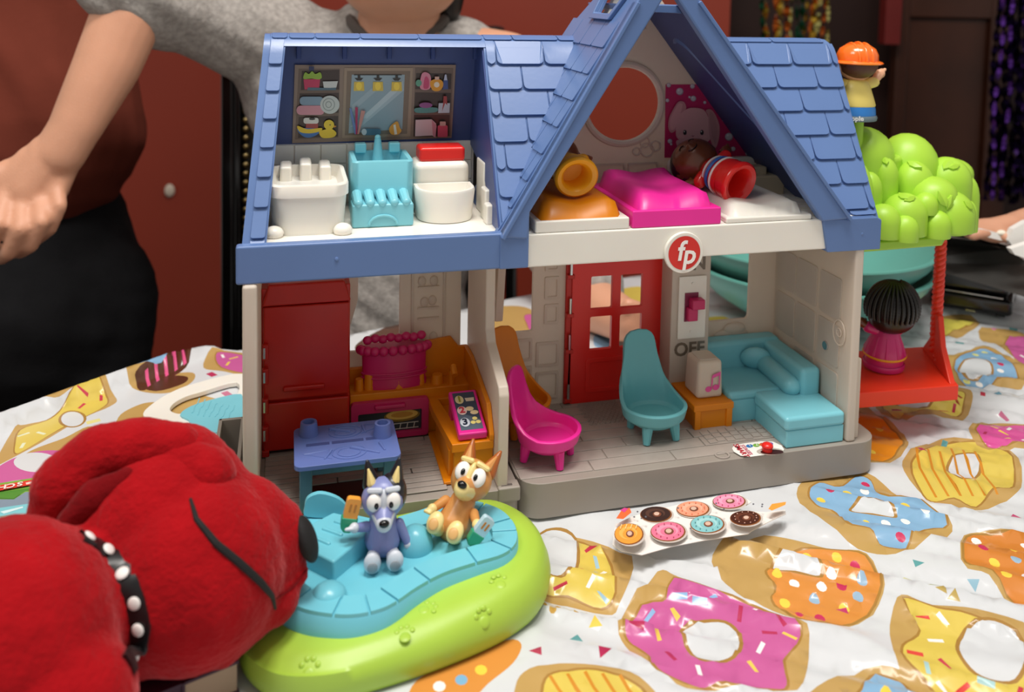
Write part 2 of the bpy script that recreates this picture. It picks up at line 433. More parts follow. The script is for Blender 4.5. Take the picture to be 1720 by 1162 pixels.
def donut(T, dough, icing, hole, ic, n=0, kind='bar', cols=('f4f2ee', 'b8355c', 'e9c95a', '8fb6dd'), stripes=None):
    shp(DOUGH, dough, T)
    if icing:
        shp(LINE, icing, T)
        pts = [V(tr(p, T)) for p in catmull(icing, 4)]; c = sum(pts, V((0, 0)))/len(pts)
        shapes.append((ic, [tuple(c+(p-c)*(1-.16/max(.5, (p-c).length))) for p in pts]))
        ip = shapes[-1][1]
    hs = []
    if hole:
        hp = hole if isinstance(hole, list) else None
        h = catmull(hp, 4) if hp else ring(*hole, 22)
        w_ = [V(tr(p, T)) for p in h]; c = sum(w_, V((0, 0)))/len(w_)
        shapes.append((LINE, [tuple(c+(p-c)*(1+.22/max(.3, (p-c).length))) for p in w_])); hs = [shapes[-1][1]]
        shapes.append(('W', [tuple(p) for p in w_]))
    if icing and stripes:
        for s in stripes:
            pl = [tr(p, T) for p in s]; wd = .09
            L = []; Rr = []
            for i, p in enumerate(pl):
                a = V(pl[max(0, i-1)]); b = V(pl[min(len(pl)-1, i+1)]); d = (b-a).normalized(); nn = V((-d.y, d.x))*wd
                L.append(tuple(V(p)+nn)); Rr.append(tuple(V(p)-nn))
            shapes.append(('cf8a2c', L+Rr[::-1]))
    if icing and n: sprinkle(ip, hs, n, kind, cols)
donut(T3, [(330, 500), (460, 345), (530, 362), (700, 430), (950, 520), (982, 600), (960, 728), (900, 745), (700, 740), (560, 745), (430, 660), (350, 590)],
      [(345, 510), (420, 450), (485, 440), (515, 365), (720, 425), (940, 520), (950, 590), (900, 640), (915, 735), (850, 742), (700, 735), (600, 742), (520, 720), (440, 680), (420, 625), (352, 570)],
      [(548, 530), (600, 518), (690, 520), (738, 560), (735, 610), (690, 640), (610, 640), (565, 590)], PNK, 17)
donut(T3, [(650, 290), (760, 230), (900, 228), (1050, 262), (1180, 280), (1242, 400), (1180, 500), (1050, 530), (900, 490), (760, 430), (680, 370)],
      [(930, 258), (1060, 262), (1180, 285), (1236, 400), (1165, 505), (1030, 525), (920, 495), (850, 440), (862, 400), (828, 345), (900, 325), (945, 300)],
      [(858, 335), (905, 298), (960, 296), (1000, 320), (1018, 362), (935, 345)], ORG, 20, 'dot', ('f4f2ee', 'c7325c', 'efd04e', '9ab8cf'))
donut(T3, [(940, 110), (965, 50), (1060, 25), (1180, 20), (1300, 90), (1475, 190), (1400, 250), (1280, 288), (1150, 265), (1010, 170)],
      [(975, 90), (1010, 55), (1080, 68), (1140, 28), (1195, 40), (1230, 95), (1370, 118), (1465, 188), (1360, 210), (1320, 275), (1240, 270), (1190, 225), (1110, 200), (1070, 150), (1000, 130)],
      [(1128, 145), (1160, 118), (1210, 112), (1262, 140), (1270, 160), (1200, 150)], BLU, 12, 'dot', ('f4f2ee', 'c7325c', 'efd04e'))
donut(T3, [(1308, 15), (1330, -60), (1480, -100), (1680, -60), (1712, 60), (1640, 110), (1550, 130), (1420, 105)],
      [(1330, 10), (1350, -50), (1500, -92), (1665, -55), (1690, 60), (1620, 72), (1560, 120), (1480, 92), (1400, 98), (1350, 50)],
      [(1462, 0), (1490, -40), (1560, -40), (1560, 10), (1510, 38)], YEL, 0, stripes=[[(1350+40*k, -70+ (k % 3)*8), (1362+44*k, 10), (1420+42*k, 85)] for k in range(6)])
donut(T3, [(1515, 220), (1640, 215), (1800, 230), (1860, 400), (1720, 475), (1600, 370), (1512, 335)],
      [(1520, 222), (1640, 217), (1800, 232), (1850, 400), (1720, 470), (1610, 360), (1516, 330)], None, 'd08238', 12, 'dot', ('f4f2ee', 'c7325c', 'efd04e', '9ab8cf'))
donut(T3, [(1260, 520), (1300, 430), (1400, 470), (1560, 480), (1760, 560), (1820, 750), (1700, 860), (1500, 830), (1330, 720), (1280, 640)],
      [(1300, 440), (1420, 475), (1540, 500), (1740, 590), (1780, 760), (1680, 820), (1560, 800), (1460, 790), (1400, 720), (1310, 650), (1300, 590), (1360, 530)],
      [(1500, 590), (1540, 530), (1620, 525), (1710, 570), (1725, 640), (1690, 700), (1600, 695), (1525, 650)], YEL, 15, 'bar', ('c23b4e', 'a9cfd0', 'd8473f', 'f4f2ee'))
donut(T3, [(960, 782), (1080, 700), (1200, 662), (1330, 690), (1450, 790), (1420, 900), (1200, 980), (1000, 900)],
      [(1010, 800), (1140, 765), (1190, 680), (1280, 688), (1340, 730), (1430, 800), (1400, 900), (1200, 960), (1050, 880)], None, BLU, 6, 'dot', ('c9e0f4', 'efd04e', 'f4f2ee'))
donut(T3, [(-30, 760), (20, 695), (160, 678), (330, 700), (450, 770), (500, 900), (250, 980), (-20, 900)],
      [(60, 745), (120, 702), (250, 695), (370, 735), (440, 790), (470, 890), (250, 960), (80, 880)], None, YEL, 0,
      stripes=[[(90+60*k, 705+8*abs(k-2)), (120+60*k, 760), (180+60*k, 830)] for k in range(5)])
donut(T3, [(55, 250), (190, 230), (372, 300), (330, 450), (270, 466), (150, 440), (55, 420)],
      [(58, 262), (175, 235), (290, 290), (320, 420), (270, 456), (150, 420), (58, 400)], [(58, 230), (110, 208), (175, 235), (178, 320), (140, 362), (90, 362), (62, 320)], YEL, 7, 'bar', ('f4f2ee', 'c23b4e', '9fc0cf'))
for q in ((68, 465), (120, 452), (165, 467), (212, 470), (100, 485), (185, 485)): shapes.append(('c9a050', ring(*tr(q, T3), .22, .22, 8)))
shp(ORG, [(690, 1180), (700, 1140), (760, 1110), (850, 1072), (876, 1080), (862, 1110), (820, 1145), (770, 1190)], T0)
for q, c in (((738, 1150), 'f4f2ee'), ((775, 1139), '7fb2d6'), ((808, 1122), 'efd04e')): shapes.append((c, ring(*tr(q, T0), .32, .36, 10)))
donut(T6, [(765, 930), (830, 890), (960, 885), (1100, 900), (1150, 1000), (980, 1020), (830, 1015)], [(795, 920), (900, 895), (1060, 900), (1110, 990), (1000, 1000), (900, 1015), (840, 1000)], None, 'd7559b', 7, 'bar', ('f4f2ee', 'e9c95a', 'b8355c'))
donut(T6, [(660, 600), (700, 590), (780, 560), (860, 550), (990, 610), (1060, 620), (1060, 700), (990, 730), (850, 710), (740, 740), (690, 700)],
      [(700, 612), (820, 558), (920, 590), (990, 650), (1000, 700), (930, 695), (800, 735), (720, 690)], (800, 650, 75, 42), BLU, 8, 'dot', ('c7325c', 'e4e28a', 'f4f2ee'))
donut(T6, [(330, 800), (450, 760), (600, 740), (760, 750), (785, 800), (740, 880), (690, 885), (600, 850), (500, 870), (420, 892)],
      [(360, 810), (470, 775), (600, 752), (740, 760), (750, 800), (720, 860), (600, 830), (480, 850), (430, 870)], (520, 790, 85, 25), 'e2cf5e', 6, 'bar', ('a8442a', 'c23b4e'))
donut(T6, [(200, 840), (300, 830), (400, 900), (482, 970), (470, 1030), (370, 1085), (200, 1060)], [(200, 850), (300, 850), (390, 910), (470, 980), (440, 1030), (370, 1075), (200, 1050)], None, 'e89226', 5, 'dot', ('f4f2ee', 'efd04e'))
donut(T6, [(815, 465), (900, 462), (1050, 500), (1100, 640), (1000, 620), (900, 530), (830, 500)], [(930, 520), (1000, 490), (1080, 520), (1100, 620), (1000, 615)], None, PNK, 3, 'bar', ('f4f2ee', 'b8355c'))
donut(T6, [(620, 400), (780, 400), (822, 440), (740, 480), (620, 500)], [(640, 410), (770, 408), (800, 440), (700, 465), (640, 470)], None, 'ddd05e', 0)
donut(TL, [(-40, 690), (60, 500), (130, 465), (280, 420), (420, 318), (520, 272), (600, 330), (560, 370), (420, 430), (200, 560), (0, 668)],
      [(70, 570), (95, 490), (230, 440), (330, 380), (440, 300), (500, 280), (560, 330), (520, 380), (300, 490), (130, 592), (75, 615)], (372, 432, 58, 38), YEL, 6, 'bar', ('c23b4e', 'e0e4c0'))
donut(TL, [(200, 360), (300, 262), (430, 222), (420, 310), (330, 370), (240, 395)], [(212, 330), (330, 252), (408, 236), (380, 290), (290, 312), (262, 378), (215, 378)], None, PNK, 2, 'bar', ('c7325c',))
shp(DOUGH, [(0, 700), (160, 595), (330, 530), (450, 472), (500, 500), (440, 570), (350, 610), (200, 615), (0, 690)], TL)
shp(PNK, [(-60, 720), (60, 640), (200, 598), (330, 600), (350, 640), (240, 740), (100, 745), (-60, 770)], TL)
shapes.append(('W', [tr(p, TL) for p in ring(185, 655, 115, 50, 24)]))
shp(DOUGH, [(590, 480), (620, 410), (720, 358), (800, 348), (830, 372), (745, 420), (730, 450), (600, 492)], TL)
shp(DOUGH, [(650, 240), (720, 208), (860, 200), (990, 195), (990, 240), (900, 292), (800, 302), (700, 282)], TL)
shp(CHO, [(705, 250), (850, 212), (960, 215), (940, 252), (800, 290)], TL)
shp(CHO, [(700, 250), (720, 225), (950, 108), (985, 118), (930, 190), (740, 285)], TL)
for k in range(5):
    x = 745+46*k; y = 235-26*k; shp('e05a8c', [(x, y-12), (x+16, y-20), (x+30, y+22), (x+14, y+32)], TL, False)
donut(TL, [(1045, 170), (1090, 90), (1220, 92), (1330, 120), (1330, 220), (1150, 190)], [(1110, 95), (1220, 98), (1320, 130), (1300, 200), (1130, 170)], None, PNK, 4, 'bar', ('f4f2ee', 'e9c95a'))
shp(BLU, [(600, 190), (850, 158), (800, 200), (610, 216)], TL)
shp('c9549c', [(-40, 400), (120, 345), (100, 410), (0, 470), (-60, 470)], TL)
shp(DOUGH, [(875, 400), (900, 360), (1000, 312), (1110, 330), (1150, 350), (930, 412)], TL)
donut(T0, [(810, 522), (860, 512), (897, 522), (904, 560), (860, 566), (810, 566)], [(880, 528), (904, 530), (902, 558), (890, 555)], None, PNK, 0)
shp(CHO, [(598, 578), (632, 556), (672, 540), (676, 566), (640, 572), (604, 590)], T0)
shp(YEL, [(1040, 486), (1080, 480), (1092, 504), (1050, 508)], T0); shp('d9c35a', [(1180, 528), (1225, 530), (1222, 548), (1180, 546)], T0); shp(BLU, [(1000, 560), (1030, 562), (1026, 580), (1000, 580)], T0)
for (x, y), c in zip([(45, 635), (275, 632), (182, 568), (247, 520), (1310, 390), (1550, 385), (1690, 155), (1355, 320), (1405, 412), (20, 480), (1100, 470), (1440, 430), (1480, 448)], ['b8355c', 'b8355c', '5e9ea0', 'e9c95a', 'd6d67a', '8fb6c8', 'c23b6e', '5e9ea0', '9aa060', '5e9ea0', 'c23b6e', 'b9a05a', 'b9a05a']):
    a = rc.uniform(0, 6); q = tr((x, y), T3); shapes.append((c, [(q[0]+.45*cos(a+t), q[1]+.4*sin(a+t)) for t in (0, 2.0, 4.1)]))
for (x, y), c in zip([(725, 535), (885, 465), (833, 775), (905, 770), (932, 862), (655, 993), (552, 1028), (975, 470), (560, 20)], ['5e9ea0', 'd98aa8', 'c23b4e', '6b96a8', 'c06a8a', '5e9ea0', 'b8355c', '5e9ea0', 'c23b4e']):
    q = tr((x, y), T6); bar(c, q[0], q[1], .8, .4, rc.uniform(0, 3))
for (x, y), c in zip([(580, 248), (545, 205), (1088, 205), (480, 445), (1165, 305), (715, 178)], ['7fb2c6', 'c23b6e', 'b8355c', 'e0d890', 'c06a8a', 'b8355c']):
    q = tr((x, y), TL); bar(c, q[0], q[1], 1.0, .6, rc.uniform(0, 3))
def build_cloth():
    verts = []; faces = []; fm = []
    def addpoly(p):
        if sum(p[i-1][0]*p[i][1]-p[i][0]*p[i-1][1] for i in range(len(p))) < 0: p = p[::-1]
        i0 = len(verts); verts.extend([V((a, b)) for a, b in p]); faces.append(list(range(i0, len(verts))))
    ed = []
    for i, p in enumerate(EDGE):
        q = EDGE[(i+1) % len(EDGE)]; n_ = max(1, int((V(p)-V(q)).length/1.2))
        for k in range(n_): ed.append((p[0]+(q[0]-p[0])*k/n_, p[1]+(q[1]-p[1])*k/n_))
    addpoly(ed)
    use = [c for c, p in shapes]; edges = []
    for i in range(len(ed)): edges.append((i, (i+1) % len(ed)))
    for c, p in shapes:
        i0 = len(verts); verts.extend([V(q) for q in p]); edges += [(i0+i, i0+(i+1) % len(p)) for i in range(len(p))]
    x = -36.0
    while x < 125:
        y = -50.0
        fine = .62
        while y < 62:
            xx, yy = x+rc.uniform(-.12, .12), y+rc.uniform(-.12, .12)
            if inpoly(xx, yy, EDGE): verts.append(V((xx, yy)))
            y += fine if -22 < y < 36 else 1.6
        x += fine if -22 < x < 82 else 1.6
    rv, re, rf, ov, oe, of = delaunay_2d_cdt(verts, edges, [], 0, 1e-4)
    import numpy as np
    vv = np.array([(p.x, p.y) for p in rv]); ff = np.array(rf); cc = vv[ff].mean(axis=1)
    def inside(pts, poly):
        r = np.zeros(len(pts), bool); q = np.array(poly); x, y = pts[:, 0], pts[:, 1]
        for i in range(len(q)):
            (xi, yi), (xj, yj) = q[i], q[i-1]
            if yi == yj: continue
            r ^= ((yi > y) != (yj > y)) & (x < (xj-xi)*(y-yi)/(yj-yi)+xi)
        return r
    keep = inside(cc, EDGE); mid = np.full(len(ff), -1)
    for k, (c, p) in enumerate(shapes):
        q = np.array(p); m_ = (cc >= q.min(0)).all(1) & (cc <= q.max(0)).all(1); idx = np.nonzero(m_)[0]
        if len(idx): mid[idx[inside(cc[idx], p)]] = k
    ms = [CW]; names = ['W']
    for c in use:
        if c not in names: names.append(c); ms.append(clm(c))
    bm = bmesh.new(); bv = [bm.verts.new((p.x, p.y, cloth_h(p.x, p.y))) for p in rv]
    for fi, f in enumerate(rf):
        if not keep[fi]: continue
        try: fc = bm.faces.new([bv[i] for i in f])
        except ValueError: continue
        fc.material_index = 0 if mid[fi] < 0 else names.index(use[mid[fi]])
    # skirt hanging over the table's edge
    be = [e for e in bm.edges if len(e.link_faces) == 1]
    r_ = bmesh.ops.extrude_edge_only(bm, edges=be)
    for v in [g for g in r_['geom'] if isinstance(g, bmesh.types.BMVert)]:
        v.co.z -= 11; c = V((20, 3)); d = (v.co.to_2d()-c).normalized(); k = .6+.5*sin(v.co.x*.7+v.co.y*.9); v.co.x += d.x*k; v.co.y += d.y*k
    for f in bm.faces:
        if f.normal.z < 0 and abs(f.normal.z) > .3: f.normal_flip()
    bmesh.ops.scale(bm, vec=(S, S, S), verts=bm.verts)
    me = bpy.data.meshes.new('tablecloth'); bm.to_mesh(me); bm.free()
    me.polygons.foreach_set('use_smooth', [True]*len(me.polygons))
    o = link('tablecloth', me, ms)
    tag(o, 'shiny white plastic tablecloth printed with large pink, blue, yellow and orange doughnuts', 'tablecloth')
build_cloth()
# ================================================================== TOY HOUSE
H = thing('toy_house', 'large open-front toy house with blue shingled roof and grey base', 'toy house', (0, 0, 0))
def hp(name, bm, m, bevel=.06, parent=None, **k): return obj(name, bm, m, parent or H, bevel=bevel, **k)
# base
base = hp('base', PL(rrect(-.6, -.02, 17.4, 13.5, .6)[:], XY, 0, 2.35), GREY, .12)
obj('base_block', PL(rrect(17.5, -.06, 45, 13.6, 1.6, 6), XY, 0, 2.42), GREY, H, bevel=.14)
hp('latch_plate', B(15.95, 17.45, -.12, .9, 1.5, 2.5), GREY, .12)
hp('latch_slot', B(16.2, 16.95, .15, .35, 2.5, 2.53), mat('dark_grey_plastic', '5c5550', rough=.5), 0)
bm = bmesh.new()
for a in ((-2.0, -.3, 4, 4.3, 0, 4.0), (-2.0, -1.75, 4, 11, 0, 4.0), (-.5, -.25, 4, 11, 0, 4.0), (-2.0, -.3, 10.7, 11, 0, 4.0), (-2.0, -.3, 4, 11, 0, 1.2)): box(bm, *a)
hp('side_bracket', bm, mat('grey_plastic_shade', '857e74', rough=.4), .06)
# floor planks
rp_ = random.Random(4)
FL = thing('floor_boards', None, None); FL.parent = H
def plank(x0, x1, y0, y1, name='plank', z=2.38):
    bm = B(x0+.04, x1-.04, y0+.035, y1-.035, z, z+.1+rp_.uniform(0, .02))
    return obj(name, bm, GREYL, FL, bevel=.04, seg=1)
y = .75
while y < 7.6:
    x = 1.2
    while x < 12.6:
        L = rp_.uniform(4, 8) if y > 3 else (2.3 if x < 2 else 99)
        x2 = min(12.8, x+L)
        if 0.4 < y < 3.2 and x < 9.6 and x2 > 3.6:      # around the sunken dark panel
            if x < 3.6: x2 = 3.6
            elif x < 9.5: x = 9.5; x2 = 12.8
        plank(x, x2, y, y+.62); x = x2
    y += .62
y = .7
while y < 10.8:
    x = 17.6
    while x < 42:
        x2 = min(42, x+rp_.uniform(5, 9)); plank(x, x2, y, y+1.35); x = x2
    y += 1.35
hp('sunken_panel', B(3.7, 9.4, .8, 3.3, 2.36, 2.41), mat('dark_brown_panel', '2a1812', rough=.4), 0)
# lattice door mat and woven rug moulded in the floor
bm = bmesh.new()
for i in range(9):
    for k in range(12):
        cx_, cy_ = 24.7+i*.36+(.18 if k % 2 else 0), 7.0+k*.3
        if cx_ < 27.9: plate(bm, ring(cx_, cy_, .17, .2, 4), [ring(cx_, cy_, .1, .13, 4)], XY, 2.5, 2.56)
tag(obj('lattice_mat', bm, GREYL, H), kind='stuff')
for i in range(8):
    for k in range(3): obj('rug_tile', B(32.2+i*.72, 32.84+i*.72, 2.2+k*.62+(i % 2)*.15, 2.75+k*.62+(i % 2)*.15, 2.48, 2.56), GREYL, FL, bevel=.03, seg=1)
hp('floor_button', PL(ring(32.35, .55, .55, .5, 24), XY, 2.4, 2.53, [ring(32.35, .55, .42, .38, 24)]), GREYL, .03)
# sticker with the sliding red switch
fpn = Pl((35.4, .75, 2.53), (1, -.02, 0), (0, 1, 0))
TS = (1215, 725, 14.333)
st = decal('floor_sticker', H, fpn, [('f4f2ec', [(210, 400), (260, 320), (500, 280), (900, 228), (1200, 240), (1400, 330), (1460, 420), (1430, 500), (900, 570), (640, 605), (420, 580), (250, 480)])] +
    [(c, ring(x, y, 85, 42, 16)) for c, x, y in (('2f76b8', 630, 345), ('7db648', 795, 328), ('d8622a', 950, 310), ('6a5ab0', 1115, 298))] +
    [('b9b2a8', ring(1130, 480, 330, 85, 20)), ('3a0c0a', ring(1170, 495, 280, 62, 20))], T=TS)
for ch, x, y in (('1', 630, 345), ('2', 795, 328), ('3', 950, 310), ('4', 1115, 298)):
    p = fpn.px(x/14.333+1215, y/14.333+725)-fpn.o
    text('number', ch, H, pmat(fpn, p.dot(fpn.u), p.dot(fpn.v), .06), .5, ink('f4f2ec'), .005)
def ftext(s, x, y, size, c):
    p = fpn.px(x/14.333+1215, y/14.333+725)-fpn.o
    text('lettering', s, H, pmat(fpn, p.dot(fpn.u), p.dot(fpn.v), .045, -90), size, ink(c), .005, .008)
ftext('SMART', 425, 465, .60, 'c02a3c'); ftext('STAGES', 555, 445, .42, 'd0788a')
bm = bmesh.new(); cone(bm, (35.75, .28, 2.4), (35.75, .28, 2.85), .38, .35, 20); ell(bm, (35.75, .28, 2.88), (.42, .42, .25)); hp('switch_knob', bm, REDB, 0)
# ---- walls
def zs(p): return p
ZU = 17.05
hp('left_wall', (lambda b: (plate(b, [(.1, 0.2), (.6, 2.0), (.05, 4), (-.2, 9), (-.05, ZU), (11.3, ZU), (11.3, 0.2)], [], YZ, 0, .85), b)[1])(bmesh.new()), WHITE, .2)
bpy.data.objects['left_wall'].data.transform(Matrix.Translation((.12*S, 0, 0)))
hp('right_wall', PL([(.15, 2.4), (.15, ZU), (11.4, ZU), (11.4, 2.4)], YZ, 42.2, 42.95), WHITE, .2)
hp('wall_post', B(42.9, 43.5, .6, 3.5, 2.4, 8.5), WHITE, .12)
for i, (yy, zz) in enumerate([(3, 5.4), (3, 9), (3, 12.6), (6.2, 5.4), (6.2, 9), (6.2, 12.6), (9.2, 9), (9.2, 12.6)]):
    hp('wall_panel', PL(rrect(yy-1.4, zz-1.6, yy+1.4, zz+1.6, .25), YZ, 42.12, 42.2), WHITE, .04)
bm = bmesh.new(); cone(bm, (42.0, 3.2, 8.6), (42.2, 3.2, 8.6), .32, .36, 16); hp('screw', bm, STEEL, 0)
bm = bmesh.new(); tube(bm, [(42.1, 1.6+.75*cos(t*pi/8), 10.2+.95*sin(t*pi/8)) for t in range(16)], .06, closed=True); tube(bm, [(42.1, 1.6+.3*cos(t*pi/8), 10.2+.3*sin(t*pi/8)) for t in range(16)], .06, closed=True); hp('moulded_clock', bm, WHITE, 0)
# back wall of the living room with window and door openings
hp('back_wall', PL([(17.0, 2.4), (42.4, 2.4), (42.4, ZU), (17.0, ZU)], XZ, 11.0, 11.35,
   [rrect(17.3, 8.55, 21.05, 15.2, .15), [(24.2, 2.5), (31.8, 2.5), (31.8, 16.2), (24.2, 16.2)], rrect(35.95, 8.1, 39.8, 15.3, .3)]), WHITE, .05)
for a in ((21.4, 3.0, 23.3, 5.2), (21.4, 5.6, 23.3, 7.6), (19.4, 4.0, 21.1, 5.8), (19.4, 6.2, 21.1, 8.0), (22, 9.0, 23.2, 10.6), (22, 11, 23.2, 12.8), (22, 13.2, 23.2, 15)):
    hp('relief_panel', PL(rrect(*a, .12), XZ, 10.9, 11.02, [rrect(a[0]+.22, a[1]+.22, a[2]-.22, a[3]-.22, .1)]), WHITE, .03)
bm = bmesh.new(); ell(bm, (38.2, 10.9, 6.9), (1.6, .22, .5)); ell(bm, (38.5, 10.85, 7.4), (1.0, .22, .5)); hp('cat_relief', bm, WHITE, 0)
# kitchen back wall: window, relief panel
hp('kitchen_wall', PL([(.9, 2.4), (15.4, 2.4), (15.4, ZU), (.9, ZU)], XZ, 11.0, 11.3, [[(1.6, 8.3), (10.75, 8.0), (10.75, 16.5), (7.75, 16.5), (7.7, 12), (7.0, 9.5), (6.6, 16.4), (1.6, 16.4)]]), WHITE, .05)
hp('relief_panel', PL(rrect(11.6, 6.9, 14.2, 16.4, .2), XZ, 10.85, 11.02, [rrect(11.8, 7.1, 14.0, 16.2, .2)]), WHITE, .03)
bm = bmesh.new()
for k, zz in enumerate((8.4, 10.2, 11.0, 12.6, 14.4)): box(bm, 12.1, 13.7, 10.8, 10.95, zz, zz+.12)
for k, (cx_, zz) in enumerate(((12.5, 8.9), (13.3, 8.8), (12.6, 11.5), (13.2, 11.6), (12.4, 13.1), (13.3, 13.1), (12.9, 14.9))): ell(bm, (cx_, 10.9, zz), (.32, .12, .38))
hp('shelf_relief', bm, WHITE, .02)
# divider wall between kitchen and living room
hp('divider_wall', PL([(.2, 2.4), (.2, 8.6), (.5, 9.1), (4.3, 10.6), (4.8, 11.4), (4.8, ZU), (11.2, ZU), (11.2, 2.4)], YZ, 15.95, 16.65), WHITE, .12)
hp('corner_post', PL([(10.2, 9.8), (9.0, ZU), (11.2, ZU), (11.2, 9.8)], YZ, 17.9, 18.5), WHITE, .08)
hp('brace', PL([(16.4, 14.2), (18.4, 11.6), (18.4, ZU), (16.4, ZU)], XZ, 10.6, 10.95), WHITE, .06)
# switch column
hp('switch_column', B(31.7, 35.0, 8.6, 11.0, 2.4, ZU), WHITE, .08)
swp = Pl((31.7, 8.58, 2.4), (1, 0, 0), (0, 0, 1))
hp('switch_plate', PL(rrect(32.25, 7.9, 34.6, 12.9, .1), XZ, 8.45, 8.6), WSOLID, .05)
hp('switch_recess', B(32.75, 33.9, 8.40, 8.47, 9.3, 11.6), mat('dark_magenta', '7c1240', rough=.4), 0)
hp('switch_toggle', (lambda b: (box(b, 32.9, 33.75, 8.0, 8.5, 9.4, 10.5), box(b, 33.1, 34.2, 7.7, 8.5, 10.4, 11.2), b)[2])(bmesh.new()), MAG, .1)
for zz in (8.45, 12.3):
    bm = bmesh.new(); lathe(bm, [(0, 0), (.12, 0), (.12, .06), (0, .06)], n=12, M=Matrix.Translation((33.4, 8.45, zz)) @ Matrix.Rotation(R(90), 4, 'X')); hp('screw_head', bm, WSOLID, 0)
brn = ink('6e6254')
text('lettering', 'OFF', H, Matrix.Translation((33.35, 8.56, 6.95)) @ Matrix.Rotation(R(90), 4, 'X'), 1.5, brn, .01, .035)
text('lettering', 'ON', H, Matrix.Translation((33.35, 8.56, 13.85)) @ Matrix.Rotation(R(90), 4, 'X'), 1.5, brn, .01, .035)
# red front door
DR = thing('house_door', None, None); DR.parent = H
panes = [rrect(25.7, 10.05, 27.5, 12.7, .12), rrect(28.2, 10.0, 30.05, 12.7, .12), rrect(25.7, 6.75, 27.5, 9.45, .12), rrect(28.2, 6.75, 30.05, 9.45, .12)]
obj('door_panel', PL(rrect(24.15, 2.5, 31.75, 16.3, .15), XZ, 10.6, 11.0, panes), REDB, DR, bevel=.07)
obj('door_frame', PL([(23.7, 2.45), (32.1, 2.45), (32.1, ZU-.1), (23.7, ZU-.1)], XZ, 10.75, 11.1, [[(24.2, 2.5), (31.7, 2.5), (31.7, 16.4), (24.2, 16.4)]]), RED, DR, bevel=.05)
obj('lower_panel', PL(rrect(25.4, 3.3, 30.6, 6.1, .3), XZ, 10.5, 10.62, [rrect(25.75, 3.65, 30.25, 5.75, .2)]), REDB, DR, bevel=.04)
bm = bmesh.new(); ell(bm, (31.0, 10.4, 7.0), (.3, .28, .3)); obj('door_knob', bm, REDB, DR)
for zz in (3.6, 7.6, 10.5, 13.6):
    bm = bmesh.new(); cone(bm, (24.0, 10.5, zz-.6), (24.0, 10.5, zz+.6), .12, .12, 10); obj('hinge_pin', bm, STEEL, DR)
    obj('hinge_lug', B(23.7, 24.3, 10.45, 10.8, zz-.95, zz-.62), RED, DR, bevel=.05)
# ---- refrigerator
FR = thing('refrigerator', None, None); FR.parent = H
def fp_(n, bm, m, bv=.08): return obj(n, bm, m, FR, bevel=bv)
fp_('cabinet', B(.98, 6.95, 8.1, 10.95, 2.6, 14.2), RED)
fp_('door', B(1.1, 6.9, 7.75, 8.08, 6.35, 13.0), RED, .15); fp_('door', B(1.1, 6.9, 7.75, 8.08, 2.75, 6.2), RED, .15)
fp_('top_cap', (lambda b: (tbox(b, 1.0, 7.0, 7.7, 10.9, 13.05, 14.5, .15), b)[1])(bmesh.new()), RED, .15)
fp_('handle', B(2.4, 5.2, 7.5, 7.8, 7.0, 7.35), RED, .12)
fp_('foot', B(1.0, 1.5, 7.6, 7.9, 2.45, 2.9), RED)
for zz in (4.2, 6.2, 8.3, 10.0): fp_('hinge', B(1.05, 1.45, 7.3, 7.75, zz-.55, zz+.55), RED); o = fp_('hinge_pin', B(1.1, 1.26, 7.16, 7.32, zz-.38, zz+.38), STEEL, .03)
# ---- kitchen counter
KC = thing('kitchen_counter', None, None); KC.parent = H
def kp(n, bm, m, bv=.08): return obj(n, bm, m, KC, bevel=bv)
kp('back_counter', B(7.0, 15.9, 8.6, 10.9, 2.5, 5.85), ORANGE)
kp('backsplash', PL([(7.0, 5.8), (7.0, 7.0), (12.6, 7.0), (12.6, 8.6), (14.6, 8.8), (15.2, 8.0), (15.9, 8.0), (15.9, 5.8)], XZ, 10.55, 10.9), ORANGE)
kp('side_counter', B(13.25, 15.9, 1.4, 8.7, 2.45, 4.6), ORANGE, .1)
kp('counter_edge', PL([(13.1, 1.25), (15.9, 1.25), (15.9, 8.7), (12.6, 8.7), (12.6, 6.9)], XY, 4.55, 5.15, [[(13.6, 5.7), (15.4, 5.7), (15.4, 8.2), (13.3, 8.2)]]), ORANGE, .07)
kp('side_backsplash', PL([(1.25, 5.1), (1.25, 5.5), (2.4, 7.2), (8.2, 8.1), (10.8, 8.0), (10.8, 5.1)], YZ, 15.6, 15.93), ORANGE)
kp('side_panel', B(13.0, 13.3, 2.0, 7.5, 2.45, 4.4), ORANGE); kp('plinth', B(12.6, 13.3, 1.3, 8.5, 2.42, 2.62), ORANGE, .05)
kp('faucet', (lambda b: (tube(b, [(14.4, 8.9, 5.8), (14.4, 8.9, 7.0), (14.4, 8.3, 7.4), (14.4, 7.7, 7.0)], .25), b)[1])(bmesh.new()), ORANGE, 0)
for (x_, hh, rr) in ((7.7, .9, .35), (8.4, 1.2, .4), (9.3, .6, .35), (10.5, .7, .55), (11.6, .6, .3), (12.2, .9, .25), (13.4, .7, .5)):
    kp('moulded_utensil', (lambda b: (cone(b, (x_, 9.4, 5.8), (x_, 9.4, 5.8+hh), rr, rr*.8, 12), b)[1])(bmesh.new()), ORANGE, .05)
